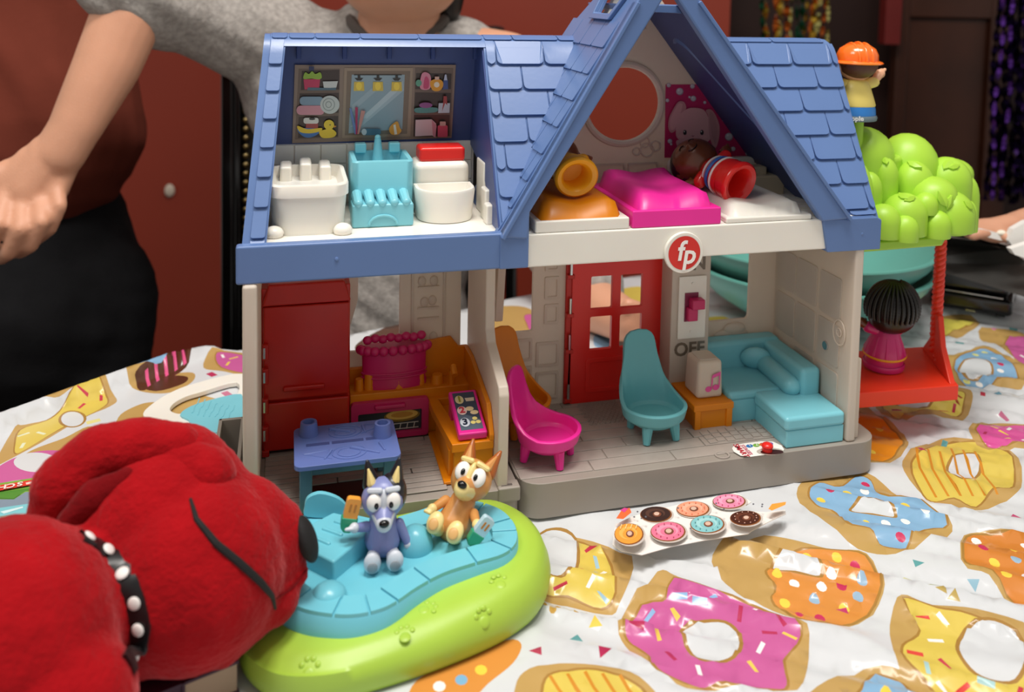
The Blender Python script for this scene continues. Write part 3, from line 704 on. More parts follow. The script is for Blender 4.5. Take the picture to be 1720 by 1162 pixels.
# oven
OV = thing('oven', None, None); OV.parent = H
obj('oven_door', PL(rrect(7.05, 2.55, 12.6, 5.35, .25), XZ, 8.15, 8.6, [rrect(7.55, 2.95, 12.1, 4.55, .1)]), MAG, OV, bevel=.08)
obj('oven_handle', B(8.7, 10.9, 7.9, 8.2, 4.85, 5.15), MAG, OV, bevel=.1)
op_ = Pl((7, 8.45, 2.5), (1, 0, 0), (0, 0, 1))
obj('oven_window', B(7.5, 12.15, 8.46, 8.55, 2.9, 4.6), ink('2c3038'), OV)
decal('oven_print', OV, op_, [('8a6a20', ring(3.7, 1.55, 1.3, .45, 20)), ('e6bd5a', ring(3.7, 1.62, 1.15, .36, 20)), ('c98f34', ring(3.7, 1.62, .8, .2, 16))] +
      [('c9c6bd', [(.8, .55+.0*k), (4.9, .55), (4.9, .62), (.8, .62)]) for k in range(1)] + [('c9c6bd', [(.8, .95), (4.9, .95), (4.9, 1.02), (.8, 1.02)])] +
      [('c9c6bd', [(1+.5*k, .55), (1.07+.5*k, .55), (1.15+.5*k, .98), (1.08+.5*k, .98)]) for k in range(8)], px=False)
# cake on the counter
CK = thing('cake_panel', None, None); CK.parent = H
obj('cake_body', (lambda b: (lathe(b, [(0, 5.8), (2.35, 5.8), (2.4, 6.2), (2.3, 6.4), (2.35, 8.9), (0, 8.9)], (10.25, 9.7, 0), n=36, sy=.33), b)[1])(bmesh.new()), MAG, CK)
for k in range(11):
    a = 2*pi*k/22+pi+.07
    obj('icing_bead', E((10.25+2.45*cos(a), 9.7+.85*sin(a), 8.75), (.36, .3, .36), n=12, m=8), MAG, CK)
for k in range(8): obj('icing_bead', E((8.3+k*.56, 9.75, 9.35+.1*(k % 2)), (.36, .3, .32), n=12, m=8), MAG, CK)
bm = bmesh.new()
for zz in (6.7, 7.0): tube(bm, [(10.25+2.36*cos(a), 9.7+.8*sin(a), zz) for a in [pi+pi*t/12 for t in range(13)]], .07)
obj('icing_line', bm, MAG, CK)
# menu board on the side counter
MB_ = thing('menu_board', None, None); MB_.parent = H
mu = V((1, 0, 0)); mv = V((0, 4.1, 1.1)).normalized(); mo = V((13.55, .95+.55, 5.2)); mpn = Pl(mo+mu.cross(mv)*.55, mu, mv)
M4 = Matrix((mu, mv, mu.cross(mv))).transposed().to_4x4(); M4.translation = mo
obj('board', (lambda b: (box(b, 0, 1.95, 0, 4.3, 0, .55, M=M4), b)[1])(bmesh.new()), PINK, MB_, bevel=.12)
obj('board_foot', B(13.6, 15.4, 4.6, 5.6, 5.1, 6.3), MAG, MB_, bevel=.05)
decal('board_print', MB_, mpn, [('3e4a5e', rrect(.22, .35, 1.73, 4.05, .05)), ('5c6a7c', [(.22, .35), (1.73, .35), (1.73, 1.2), (.22, 2.2)]),
      ('e8d9c0', [(1.05, 3.1), (1.6, 3.1), (1.65, 3.45), (1.0, 3.45)]), ('f0dcae', ring(1.15, 2.35, .28, .22)), ('f0dcae', ring(1.4, 1.95, .28, .2)),
      ('efe08a', ring(1.15, 1.0, .17, .16)), ('efe08a', ring(1.5, 1.0, .17, .16)), ('efe08a', ring(1.32, 1.35, .17, .16)),
      ('e9dca8', ring(.6, 3.3, .3, .42)), ('f3d6d0', ring(.6, 2.2, .33, .42)), ('dfe6f4', ring(.6, 1.05, .33, .42))], px=False)
for ch, b_, c in (('1', 3.3, 'a09a20'), ('2', 2.2, 'd8344a'), ('3', 1.05, '1c2640')):
    text('number', ch, MB_, pmat(mpn, .6, b_, .08), .8, ink(c), .005, .02)
# ---- sofa corner, side table, lamp block
SF = thing('sofa', None, None); SF.parent = H
def sp(n, bm, bv=.15): return obj(n, bm, AQUA, SF, bevel=bv, seg=3)
sp('sofa_base', B(34.9, 41.9, 4.9, 10.8, 2.45, 4.2), .1)
sp('seat_cushion', B(35.0, 40.6, 4.8, 9.4, 4.15, 4.85), .3)
sp('backrest', B(35.0, 41.9, 9.2, 10.9, 3.5, 7.0), .4)
sp('armrest', (lambda b: (box(b, 40.3, 42.0, 3.4, 10.0, 2.45, 6.8), b)[1])(bmesh.new()), .4)
sp('pillow', E((39.3, 8.6, 5.7), (1.25, .55, 1.0), Euler((.3, 0, -.4))), 0)
sp('bolster', (lambda b: (cap(b, (39.9, 4.2, 5.2), (39.9, 8.3, 5.4), .75, .75), b)[1])(bmesh.new()), 0)
sp('ottoman_base', PL([(37.3, .35), (42.05, .35), (42.05, 4.9), (37.3, 4.9)], XY, 2.45, 3.75), .1)
sp('ottoman_cushion', PL([(37.15, .25), (42.1, .25), (42.1, 5.0), (37.15, 5.0)], XY, 3.7, 4.75), .3)
hp('side_table', (lambda b: (box(b, 32.1, 35.1, 4.5, 9.3, 2.45, 3.9), box(b, 31.9, 35.2, 4.35, 9.4, 3.85, 4.35), box(b, 32.0, 32.5, 4.35, 4.8, 2.45, 3.9), box(b, 34.6, 35.1, 4.35, 4.8, 2.45, 3.9), b)[4])(bmesh.new()), ORANGE, .07)
LB = thing('lamp_block', None, None); LB.parent = H
LBM = mat('frosted_cream_plastic', 'e8dccb', rough=.45, sss=.4, trans=.25)
obj('block', (lambda b: (tbox(b, 32.55, 34.75, 5.3, 7.7, 4.35, 7.25, .08), b)[1])(bmesh.new()), LBM, LB, bevel=.3, seg=3)
obj('top_panel', PL(rrect(32.9, 5.7, 34.4, 7.4, .2), XY, 7.22, 7.3), LBM, LB, bevel=.03)
for yy in (5.9, 6.5, 7.1):
    for zz in (5.2, 5.9, 6.5): obj('sound_hole', E((32.62+.02*(zz-4), yy, zz), (.04, .1, .12), n=8, m=6), mat('brown_hole', '75604a'), LB)
lp = Pl((32.55, 5.30, 4.35), (1, 0, 0), (0, .115/2.9, 1))
npk = 'e04a9c'
decal('note_print', LB, lp, [(npk, ring(.95, .75, .27, .22, 14)), (npk, ring(1.55, .85, .27, .22, 14)), (npk, [(1.12, .75), (1.22, .75), (1.3, 1.75), (1.2, 1.75)]), (npk, [(1.72, .85), (1.82, .85), (1.9, 1.95), (1.8, 1.95)]), (npk, [(1.18, 1.6), (1.85, 1.8), (1.9, 2.08), (1.2, 1.85)])], px=False, gap=.03)
# ================================================================== UPPER FLOOR
hp('upper_floor', B(.9, 43.0, .75, 13.3, 17.05, 19.25), WSOLID, .12)
hp('fascia', B(17.6, 41.0, .3, .9, 17.0, 19.2), WSOLID, .12)
hp('blue_fascia', B(-.25, 17.7, .2, 1.0, 17.05, 19.4), BLUE, .15)
hp('foot_block', PL([(15.8, 17.05), (17.72, 17.05), (17.72, 20.6), (15.8, 19.3)], XZ, .1, 1.5), BLUE, .1)
hp('foot_block', PL([(39.8, 16.8), (44.2, 16.8), (44.2, 19.0), (43.8, 19.2), (39.3, 19.2)], XZ, .1, 1.6), BLUE, .1)
for x_, z_ in ((5.6, 18.3), (42.6, 18.0)): hp('moulded_dot', E((x_, .14 if x_ > 9 else .2, z_), (.12, .08, .16), n=10, m=6), BLUE, 0)
# round logo badge
lgp = Pl((28.62, .25, 17.45), (1, 0, 0), (0, 0, 1))
bm = bmesh.new(); lathe(bm, [(0, 0), (1.42, 0), (1.42, .3), (0, .3)], n=40, M=Matrix.Translation((28.62, .3, 17.45)) @ Matrix.Rotation(R(90), 4, 'X'))
LG = thing('logo_badge', None, None); LG.parent = H
obj('badge_disc', bm, WSOLID, LG, bevel=.06)
decal('badge_face', LG, Pl((28.62, 0, 17.45), (1, 0, 0), (0, 0, 1)), [('d42a20', ring(0, 0, 1.17, 1.17, 40))], px=False, gap=.02)
text('lettering', 'f', LG, Matrix.Translation((28.28, -.05, 17.55)) @ Matrix.Rotation(R(90), 4, 'X'), 1.9, ink('f6f2ec'), .01, .035, .15)
text('lettering', 'p', LG, Matrix.Translation((28.95, -.05, 17.3)) @ Matrix.Rotation(R(90), 4, 'X'), 1.9, ink('f6f2ec'), .01, .035, .15)
# ---- bathroom
TW = thing('tile_wall', None, None); TW.parent = H
obj('tile_backing', B(1.2, 16.2, 11.0, 11.3, 19.2, 23.7), WSOLID, TW, bevel=.06)
for i in range(8):
    for k in range(3): obj('tile', B(1.35+i*1.84, 3.13+i*1.84, 10.9, 11.02, 19.35+k*1.45, 20.74+k*1.45), WSOLID, TW, bevel=.04, seg=1)
hp('side_wall', B(.85, 1.15, 4.5, 11, 19.2, 21.2), WSOLID, .05)
BT = thing('bathtub', None, None); BT.parent = H
def rr3(x0, x1, y0, y1, z, r): return [(x, y, z) for x, y in rrect(x0, y0, x1, y1, r, 5)]
def tub(name, parent, x0, x1, y0, y1, z0, z1, r, wall, m, taper=.1, inner=None):
    bm = bmesh.new(); t = taper
    loft(bm, [rr3(x0+t, x1-t, y0+t, y1-t, z0, r), rr3(x0, x1, y0, y1, z1-.1, r), rr3(x0+.06, x1-.06, y0+.06, y1-.06, z1, r), rr3(x0+wall-.05, x1-wall+.05, y0+wall-.05, y1-wall+.05, z1, max(.1, r-wall)),
              rr3(x0+wall, x1-wall, y0+wall, y1-wall, z1-.1, max(.1, r-wall)), rr3(x0+wall+.2, x1-wall-.2, y0+wall+.2, y1-wall-.2, (inner or z0+.6), max(.1, r-wall-.1))])
    return obj(name, bm, m, parent)
tub('tub_body', BT, 1.6, 6.4, 2.4, 9.6, 19.25, 21.9, 1.3, .3, WSOLID, .2)
tub('tub_rim', BT, 1.5, 6.5, 2.3, 9.7, 21.7, 22.5, 1.3, .35, WSOLID, 0, 21.75)
for x_ in (1.5, 5.7): obj('tub_foot', E((x_+.4, 2.6, 19.5), (.6, .6, .45)), WSOLID, BT)
bm = bmesh.new()
for x_, hh in ((2.6, .5), (3.9, .9), (5.2, .5)): box(bm, x_-.4, x_+.4, 7.4, 9.9, 21.0, 22.5+hh*.5)
obj('tap_block', bm, WSOLID, BT, bevel=.2)
SK = thing('wash_basin', None, None); SK.parent = H
tub('basin_body', SK, 6.85, 11.0, 5.6, 10.2, 19.25, 23.3, .5, .4, AQUA, .05, 22.3)
bm = bmesh.new(); cone(bm, (8.9, 9.4, 22.5), (8.9, 9.4, 24.3), .42, .22, 16); ell(bm, (8.9, 9.4, 24.3), .22); box(bm, 7.3, 8.1, 9.3, 10.1, 23.2, 23.9); box(bm, 9.7, 10.5, 9.3, 10.1, 23.2, 23.9); obj('taps', bm, AQUA, SK, bevel=.1)
obj('step_stool', (lambda b: (tbox(b, 6.75, 10.75, 3.7, 5.6, 19.25, 20.8, .05), b)[1])(bmesh.new()), AQUA, SK, bevel=.15)
for k in range(5): obj('stool_ridge', (lambda b: (cap(b, (7.15+k*.78, 3.9, 20.85), (7.15+k*.78, 5.5, 21.1), .3, .35, 10), b)[1])(bmesh.new()), AQUA, SK)
bm = bmesh.new(); tube(bm, [(8.75+.9*cos(a), 3.68-.02, 19.45+.6*sin(a)) for a in [pi*t/8 for t in range(9)]], .09); obj('stool_arch', bm, AQUA, SK)
TO = thing('toilet', None, None); TO.parent = H
bm = bmesh.new()
def dshape(z, k, cx=13.1, cy=4.9):
    out = [(cx+2.05*k, cy+1.9*k), (cx-2.05*k, cy+1.9*k)]
    for i in range(13): a = pi+pi*i/12; out.append((cx+2.05*k*cos(a), cy+.5+ (1.9*k)*sin(a)))
    return [(x, y, z) for x, y in out]
loft(bm, [dshape(19.3, .9), dshape(21.3, 1), dshape(21.45, .97), dshape(21.45, .87), dshape(21.3, .85), dshape(20.0, .6)]); obj('bowl', bm, WSOLID, TO, bevel=0)
obj('tank', B(11.2, 15.1, 6.9, 10.0, 19.3, 22.85), WSOLID, TO, bevel=.5, seg=4)
obj('tank_lid', B(11.6, 14.85, 7.3, 9.4, 22.8, 23.85), REDB, TO, bevel=.25, seg=3, label='bright red lid')
hp('ladder_block', (lambda b: (box(b, 15.5, 16.2, 3, 4, 19.2, 20.6), box(b, 15.6, 16.3, 4, 5.5, 19.2, 21.4), box(b, 15.8, 16.5, 5.5, 8, 19.2, 23), b)[3])(bmesh.new()), WSOLID, .15)
# ---- beds
def bed(x0, x1, zf, zm, mf, mm, name):
    bd = thing(name, None, None); bd.parent = H
    obj('bed_frame', B(x0, x1, .4, 9.6, 19.2, zf), mf, bd, bevel=.12)
    bm = bmesh.new(); nx, ny = 14, 12; a, b, c, d = x0+.35, x1-.35, .55, 9.2
    top = [[None]*(ny+1) for _ in range(nx+1)]
    for i in range(nx+1):
        for j in range(ny+1):
            x = a+(b-a)*i/nx; y = c+(d-c)*j/ny
            e = min(1, min(i, nx-i)/1.6, min(j, ny-j)/1.2)
            dip = -.32*math.exp(-((i/nx-.5)/.2)**2)
            z = zf-.1+(zm-zf)*(e**.5)*(1+dip*.9+ (.25 if j/ny > .75 else 0))
            top[i][j] = bm.verts.new((x, y, z))
    bot = [bm.verts.new((x, y, zf-.3)) for x, y in ((a, c), (b, c), (b, d), (a, d))]
    for i in range(nx):
        for j in range(ny): bm.faces.new((top[i][j], top[i+1][j], top[i+1][j+1], top[i][j+1]))
    bm.faces.new([bot[0], bot[1]]+[top[i][0] for i in range(nx, -1, -1)]); bm.faces.new([bot[1], bot[2]]+[top[nx][j] for j in range(ny, -1, -1)])
    bm.faces.new([bot[2], bot[3]]+[top[i][ny] for i in range(nx+1)]); bm.faces.new([bot[3], bot[0]]+[top[0][j] for j in range(ny+1)]); bm.faces.new(bot)
    bmesh.ops.triangulate(bm, faces=[f for f in bm.faces if len(f.verts) > 4])
    obj('mattress', bm, mm, bd, angle=50); return bd
bed(18.2, 24.75, 20.0, 21.3, WSOLID, ORANGE, 'orange_bed'); bed(24.95, 31.5, 20.4, 21.6, PINK, PINK, 'pink_bed'); bed(31.9, 38.6, 19.6, 20.6, WSOLID, WSOLID, 'white_bed')
hp('headboard', PL(rrect(31.7, 19.3, 39.2, 22.0, .5), XZ, 9.9, 10.4), WSOLID, .1)
bm = bmesh.new(); box(bm, 37.6, 40.6, 7.5, 9.5, 19.2, 20.9); box(bm, 37.6, 39.4, 8.2, 9.5, 20.8, 21.5); hp('stair_block', bm, mat('beige_plastic', 'c9bca0', rough=.45), .15)
for k in range(4): hp('floor_rib', B(38.8, 43, 3.2+k*1.2, 4.1+k*1.2, 19.22, 19.4), WSOLID, .05)
# gable back wall with the round window and the rabbit poster
hp('gable_wall', PL([(20.2, 19.2), (41.0, 19.2), (39.8, 21.8), (36.2, 27.4), (33, 32), (30.4, 35.4), (29.4, 35.6), (27.5, 35), (24, 30.5), (21.5, 26), (20.2, 23)], XZ, 11.0, 11.35, [ring(28.1, 26.3, 3.05, 2.95, 48)]), WHITE, .05)
bm = bmesh.new(); tube(bm, [(28.1+3.25*cos(2*pi*t/48), 10.95, 26.3+3.15*sin(2*pi*t/48)) for t in range(48)], .28, closed=True); hp('round_window_rim', bm, WHITE, 0)
for a in ((20.6, 19.6, 22.6, 21.6), (22.8, 19.6, 25.4, 21.6), (25.6, 19.6, 28.4, 21.6), (28.6, 19.6, 31.2, 21.6)): hp('relief_panel', PL(rrect(*a, .1), XZ, 10.88, 11.02, [rrect(a[0]+.15, a[1]+.15, a[2]-.15, a[3]-.15, .1)]), WHITE, .03)
bm = bmesh.new()
for c_, r_ in (((30.2, 22.6), .55), ((30.9, 22.9), .4), ((30.0, 23.2), .4), ((29.3, 22.5), .3)): tube(bm, [(c_[0]+r_*cos(t*pi/6), 10.92, c_[1]+r_*sin(t*pi/6)) for t in range(12)], .07, 6, closed=True)
hp('toy_relief', bm, WHITE, 0)
hp('ridge_notch', B(27.4, 29.8, 10.7, 11.05, 32.1, 32.25), WHITE, .03)
TP = (1120, 130, 7.2647)
pp_ = Pl((31.6, 10.97, 22), (1, 0, 0), (0, 0, 1))
bub = [(158, 172, 46), (312, 108, 30), (322, 258, 36), (275, 240, 16), (460, 305, 20), (20, 95, 28), (2, 280, 24), (752, 722, 50), (803, 870, 30), (690, 515, 24), (30, 775, 30), (45, 812, 16), (965, 925, 20)]
L_ = [('c02060', [(-15, 85), (410, 85), (560, 260), (1060, 900), (1045, 990), (-30, 980)])]
for x, y, r_ in bub: L_ += [('9a8a9a', ring(x, y, r_, r_, 16)), ('c8c4cc', ring(x-r_*.08, y-r_*.08, r_*.82, r_*.82, 16)), ('e6e4e8', ring(x-r_*.3, y-r_*.35, r_*.28, r_*.28, 10))]
skn, sk2 = 'd9a3a6', 'c78d92'
L_ += [(sk2, catmull([(60, 400), (130, 295), (200, 300), (225, 380), (160, 470), (110, 620), (50, 672), (10, 620), (15, 500)])), (skn, catmull([(75, 410), (130, 320), (180, 330), (150, 460), (100, 600), (55, 640), (30, 600), (35, 500)])),
       (skn, catmull([(100, 640), (130, 480), (230, 385), (330, 368), (440, 395), (500, 500), (530, 640), (510, 760), (400, 810), (240, 800), (120, 740)])),
       (sk2, catmull([(465, 400), (530, 390), (590, 470), (632, 600), (620, 760), (580, 860), (535, 800), (500, 650), (495, 480)])), ('b98488', catmull([(510, 430), (555, 440), (600, 580), (600, 720), (578, 810), (545, 720), (520, 600)])),
       (skn, catmull([(105, 770), (150, 760), (220, 810), (380, 800), (540, 840), (520, 900), (250, 870), (150, 860), (110, 820)])), ('c59aa0', ring(150, 808, 24, 18, 12)),
       ('e2acae', ring(170, 715, 40, 25, 14)), ('e2acae', ring(435, 725, 45, 25, 14)), ('1a1216', ring(208, 667, 22, 32, 14)), ('1a1216', ring(415, 667, 22, 32, 14)), ('f2ecec', ring(201, 655, 7, 9, 8)), ('f2ecec', ring(408, 655, 7, 9, 8)),
       ('a05a68', [(285, 705), (325, 705), (305, 722)]), ('4a2830', [(285, 752), (330, 750), (325, 762), (290, 763)])]
decal('poster', H, pp_, L_, T=TP)
# bathroom shelf print on the sloping inner roof
shelf_pl = Pl((3, 10.85, 23.9), (1, 0, 0), (0, -1.28, 5.6))
TK = (480, 90, 5.548)
WD, WD2, IN = '8a7668', '6e5b50', '3c2c28'
Lk = [(WD, [(85, 105), (1585, 105), (1545, 785), (60, 835)]), (WD2, [(120, 140), (505, 140), (490, 780), (85, 800)]), (IN, [(150, 160), (500, 150), (498, 335), (140, 340)]), (IN, [(130, 370), (495, 365), (492, 550), (120, 560)]), (IN, [(120, 590), (488, 580), (484, 770), (115, 785)]),
      (WD2, [(1205, 130), (1560, 135), (1535, 770), (1190, 775)]), (IN, [(1215, 180), (1545, 185), (1538, 330), (1205, 330)]), (IN, [(1205, 360), (1540, 365), (1530, 545), (1195, 545)]), (IN, [(1195, 570), (1528, 570), (1520, 765), (1190, 768)]),
      ('9a8672', [(545, 130), (1185, 130), (1160, 770), (525, 785)]), ('7a6858', [(570, 160), (1160, 160), (1130, 745), (550, 760)]), ('8fa3ad', [(615, 195), (1108, 195), (1085, 700), (585, 740)]),
      ('a6b7bf', [(1090, 250), (1100, 340), (700, 680), (600, 680)]), ('b7c5cb', [(990, 330), (1060, 330), (760, 600), (700, 600)]), ('9fb0b8', [(615, 480), (800, 320), (860, 330), (600, 560)]),
      ('2c2622', [(635, 190), (1080, 190), (1080, 200), (635, 200)])]
for x in (682, 858, 1032):
    Lk += [('d8b84a', [(x-45, 260), (x+45, 260), (x+50, 345), (x-50, 345)]), ('f2d24a', ring(x, 300, 28, 38, 12)), ('2c2622', [(x-42, 225), (x+40, 225), (x+18, 248), (x-18, 248)]), ('2c2622', [(x-12, 200), (x+12, 200), (x+12, 230), (x-12, 230)])]
Lk += [('c02c58', [(165, 235), (320, 230), (310, 325), (175, 330)]), ('8fb03a', catmull([(165, 230), (180, 170), (215, 185), (245, 160), (275, 185), (320, 170), (335, 215), (310, 235), (240, 228)])), ('c9ccc8', [(345, 255), (485, 252), (470, 312), (355, 316)]), ('4a6878', [(205, 310), (470, 315), (465, 335), (200, 338)]),
       ('7e99ad', rrect(130, 395, 350, 475, 35)), ('cf8f9c', rrect(100, 478, 360, 565, 40)), ('c3c9c6', ring(410, 470, 90, 85, 24)), ('8e9896', ring(400, 468, 58, 60, 20)), ('c3c9c6', ring(400, 468, 50, 52, 20)), ('8e9896', ring(398, 468, 30, 32, 16)), ('c3c9c6', ring(398, 468, 22, 24, 14)),
       ('a03a3a', [(190, 630), (300, 625), (300, 690), (185, 690)]), ('dcdcd6', rrect(165, 590, 305, 645, 20)), ('2a2a2e', ring(245, 600, 30, 12, 12)), ('2f6fb4', catmull([(115, 690), (310, 695), (300, 740), (220, 775), (150, 755)])), ('e8c82a', catmull([(110, 665), (200, 695), (330, 685), (320, 715), (220, 735), (130, 720)])),
       ('e8c82a', catmull([(310, 720), (360, 700), (420, 690), (470, 730), (440, 770), (340, 775)])), ('e8c82a', ring(402, 655, 48, 46, 18)), ('d88a1c', [(450, 660), (472, 668), (448, 682)]), ('1c1a18', ring(412, 655, 6, 6, 8)),
       ('6a7fb0', [(590, 500), (610, 500), (665, 740), (640, 742)]), ('b0305a', [(645, 490), (670, 492), (665, 742), (650, 742)]), ('c98a80', [(700, 520), (740, 525), (680, 740), (665, 740)]), ('4c7086', rrect(705, 690, 885, 750, 25)), ('c0ccd0', ring(728, 720, 24, 30, 14)),
       ('e09a2c', catmull([(960, 690), (1000, 640), (1040, 625), (1060, 680), (1075, 710), (1040, 745), (980, 740)])), ('e8e0d0', [(1000, 655), (1020, 650), (1035, 740), (1010, 745)]),
       ('d4849a', catmull([(1250, 315), (1260, 190), (1300, 165), (1345, 200), (1340, 315)])), ('c2406c', catmull([(1280, 310), (1290, 220), (1310, 205), (1330, 240), (1325, 310)])), ('5a9a80', ring(1235, 265, 28, 32, 12)), ('e09a1c', catmull([(1340, 260), (1380, 230), (1440, 235), (1465, 280), (1430, 335), (1365, 332)])), ('e8dcc8', ring(1402, 280, 26, 26, 14)), ('d8b0a0', [(1385, 205), (1425, 205), (1425, 235), (1385, 235)]), ('3a4f8c', [(1465, 235), (1505, 235), (1508, 322), (1460, 325)]), ('b8c0d8', [(1478, 185), (1492, 185), (1500, 238), (1468, 238)]),
       ('4a8a86', catmull([(1200, 500), (1300, 490), (1405, 495), (1390, 535), (1220, 540)])), ('8a4a86', ring(1300, 470, 62, 26, 16)), ('b9c4d0', [(1420, 450), (1525, 450), (1520, 540), (1415, 542)]), ('a03a3c', [(1465, 385), (1495, 385), (1500, 470), (1480, 450), (1450, 530), (1460, 460)]),
       ('d3bcc0', [(1205, 605), (1355, 600), (1395, 640), (1390, 770), (1360, 750), (1200, 758)]), ('c48a96', [(1355, 600), (1400, 660), (1390, 770), (1365, 750)]), ('c9546c', rrect(1410, 655, 1503, 765, 15)), ('c9a9a0', rrect(1430, 620, 1485, 660, 8)), ('1f2c58', [(215, 108), (262, 108), (262, 148), (215, 148)])]
decal('bathroom_shelf_print', H, shelf_pl, Lk, T=TK)
# ================================================================== ROOF
RF = thing('main_roof', None, None); RF.parent = H
PRF = [(.75, 19.0), (1.7, 20.7), (3.05, 23.2), (4.6, 26.1), (6.0, 28.7), (6.75, 30.1), (7.05, 30.75), (7.4, 31.25), (7.9, 31.6), (8.6, 31.72), (9.3, 31.5)]
_L = [0]
for a, b in zip(PRF, PRF[1:]): _L.append(_L[-1]+math.dist(a, b))
def rp3(x, s, off=0):
    s = max(0, min(s, _L[-1]-1e-6)); i = 0
    while _L[i+1] < s: i += 1
    t = (s-_L[i])/(_L[i+1]-_L[i]); a, b = V(PRF[i]), V(PRF[i+1]); p = a.lerp(b, t)
    def nrm(k):
        k = max(0, min(k, len(PRF)-2)); d = V(PRF[k+1])-V(PRF[k]); return V((-d.y, d.x)).normalized()
    n = (nrm(i-1)+nrm(i)).lerp(nrm(i)+nrm(i+1), t).normalized()
    if x < 1.6: x += 1.2*max(0, (p.y-19)/12.7)
    return V((x, p.x+n.x*off, p.y+n.y*off))
def clip(poly, f):
    """keep where f(p) >= 0"""
    out = []
    for i in range(len(poly)):
        a, b = poly[i-1], poly[i]; fa, fb = f(a), f(b)
        if (fa >= 0) != (fb >= 0):
            t = fa/(fa-fb); out.append((a[0]+(b[0]-a[0])*t, a[1]+(b[1]-a[1])*t))
        if fb >= 0: out.append(b)
    return out
def area2(p): return abs(sum(p[i-1][0]*p[i][1]-p[i][0]*p[i-1][1] for i in range(len(p))))/2
def zof(s): return rp3(0, s).z
xl = lambda z: 15.88+.5746*(z-19.2)
xr = lambda z: 41.55-.8066*(z-19.2)
def sheet(x0, x1, s0, s1, off0, off1, fclip=None, name='roof_sheet', m=None, parent=None, nx=1):
    bm = bmesh.new(); N = 26; prev = None
    for j in range(N+1):
        s = s0+(s1-s0)*j/N; z = zof(s)
        a, b = x0, x1
        if fclip: a, b = fclip(a, b, z)
        row = [bm.verts.new(rp3(a, s, off0)), bm.verts.new(rp3(b, s, off0)), bm.verts.new(rp3(b, s, off1)), bm.verts.new(rp3(a, s, off1))]
        if prev:
            for k in range(4): bm.faces.new((prev[k], prev[(k+1) % 4], row[(k+1) % 4], row[k]))
        else: bm.faces.new(row[::-1])
        prev = row
    bm.faces.new(prev)
    return obj(name, bm, m or BLUE, parent or RF, angle=40)
def shingle(x0, x1, s0, s1, fc, parent, surf, up=.2, r=.35, g=.05, nm='shingle'):
    poly = [(x0+g, s1)]
    for i in range(4): a = pi+pi/2*i/3; poly.append((x0+g+r+r*cos(a), s0+r+r*sin(a)))
    for i in range(4): a = 1.5*pi+pi/2*i/3; poly.append((x1-g-r+r*cos(a), s0+r+r*sin(a)))
    poly.append((x1-g, s1))
    mid = [(p[0], p[1]) for p in poly]
    # split at mid heights so that the piece follows the curve
    for f in fc: poly = clip(poly, f)
    if len(poly) < 3 or area2(poly) < .25: return
    bm = bmesh.new()
    def oft(p): t = (s1-p[1])/(s1-s0); return .03+up*t
    cx_ = sum(p[0] for p in poly)/len(poly); cy_ = sum(p[1] for p in poly)/len(poly)
    pl2 = []
    for i in range(len(poly)):
        a, b = poly[i-1], poly[i]; pl2.append(a)
        n_ = int(abs(a[1]-b[1])/.5)
        for k in range(1, n_): pl2.append((a[0]+(b[0]-a[0])*k/n_, a[1]+(b[1]-a[1])*k/n_))
    poly = pl2
    top = [bm.verts.new(surf(p[0], p[1], oft(p))) for p in poly]; bot = [bm.verts.new(surf(p[0], p[1], -.02)) for p in poly]
    f = bm.faces.new(top); bm.faces.new(bot[::-1])
    for i in range(len(poly)): bm.faces.new((top[i-1], top[i], bot[i], bot[i-1]))
    bmesh.ops.triangulate(bm, faces=[f])
    obj(nm, bm, BLUE, parent, bevel=.05, seg=1)
SR = _L[8]      # s at the top of the front slope
# roof surfaces
sheet(16.0, 40, 0, _L[-1], -.35, 0, lambda a, b, z: (a, max(a+.2, min(b, xl(z)+.25))) )
sheet(30, 44.35, 0, _L[-1], -.35, 0, lambda a, b, z: (min(b-.3, xr(z)-.25), b-max(0, (z-30.6))*.35))
sheet(.05, 1.45, 0, _L[-1], -.35, 0, None)
RH = 1.92; rows = [(max(.2, SR-.45-RH*(k+1)), SR-.45-RH*k) for k in range(8)]
for k, (a, b) in enumerate(rows):
    if b < .5: continue
    off = 0 if k % 2 else 1.75
    for i in range(-1, 4):
        x0, x1 = 16.05+i*3.5+off-1.0, 16.05+(i+1)*3.5+off-1.0
        if x1 < 16.3: continue
        shingle(max(16.1, x0), x1, a, b, [lambda p: xl(zof(p[1]))+.05-p[0]], RF, rp3)
    for i in range(-1, 6):
        x1, x0 = 44.3-i*3.5-off+1.2, 44.3-(i+1)*3.5-off+1.2
        if x0 > 43.9: continue
        shingle(x0, min(44.3, x1), a, b, [lambda p: p[0]-xr(zof(p[1]))+.05], RF, rp3)
    shingle(.45, 1.4, a, b, [], RF, rp3, r=.15)
# ridge cap pieces
for x0, x1 in ((16.1, 18.2), (18.2, 21.6), (21.6, 23.3), (32.2, 35.0), (35.0, 39.0), (39.0, 43.6), (.5, 1.55), (2.8, 4.5), (4.5, 7.5), (7.5, 11.5), (11.5, 16.0)):
    shingle(x0, x1, SR-.4, _L[-1]-.1, [], RF, rp3, up=.1, r=.2, g=.03, nm='ridge_cap')
obj('ridge_bar', PL([(7.1, 30.9), (7.45, 31.3), (7.9, 31.62), (8.6, 31.72), (9.4, 31.5), (9.6, 30.9), (8.4, 31.1)], YZ, 1.6, 16.2), BLUE, RF, bevel=.06)
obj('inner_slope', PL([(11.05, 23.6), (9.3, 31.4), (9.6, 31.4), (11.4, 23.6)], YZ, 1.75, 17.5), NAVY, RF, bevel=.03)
obj('back_slope', PL([(11.4, 19), (11.5, 23.8), (9.3, 31.7), (9.0, 31.5), (11.1, 23.5), (11.1, 19)], YZ, 40.2, 44.3), NAVY, RF, bevel=.03)
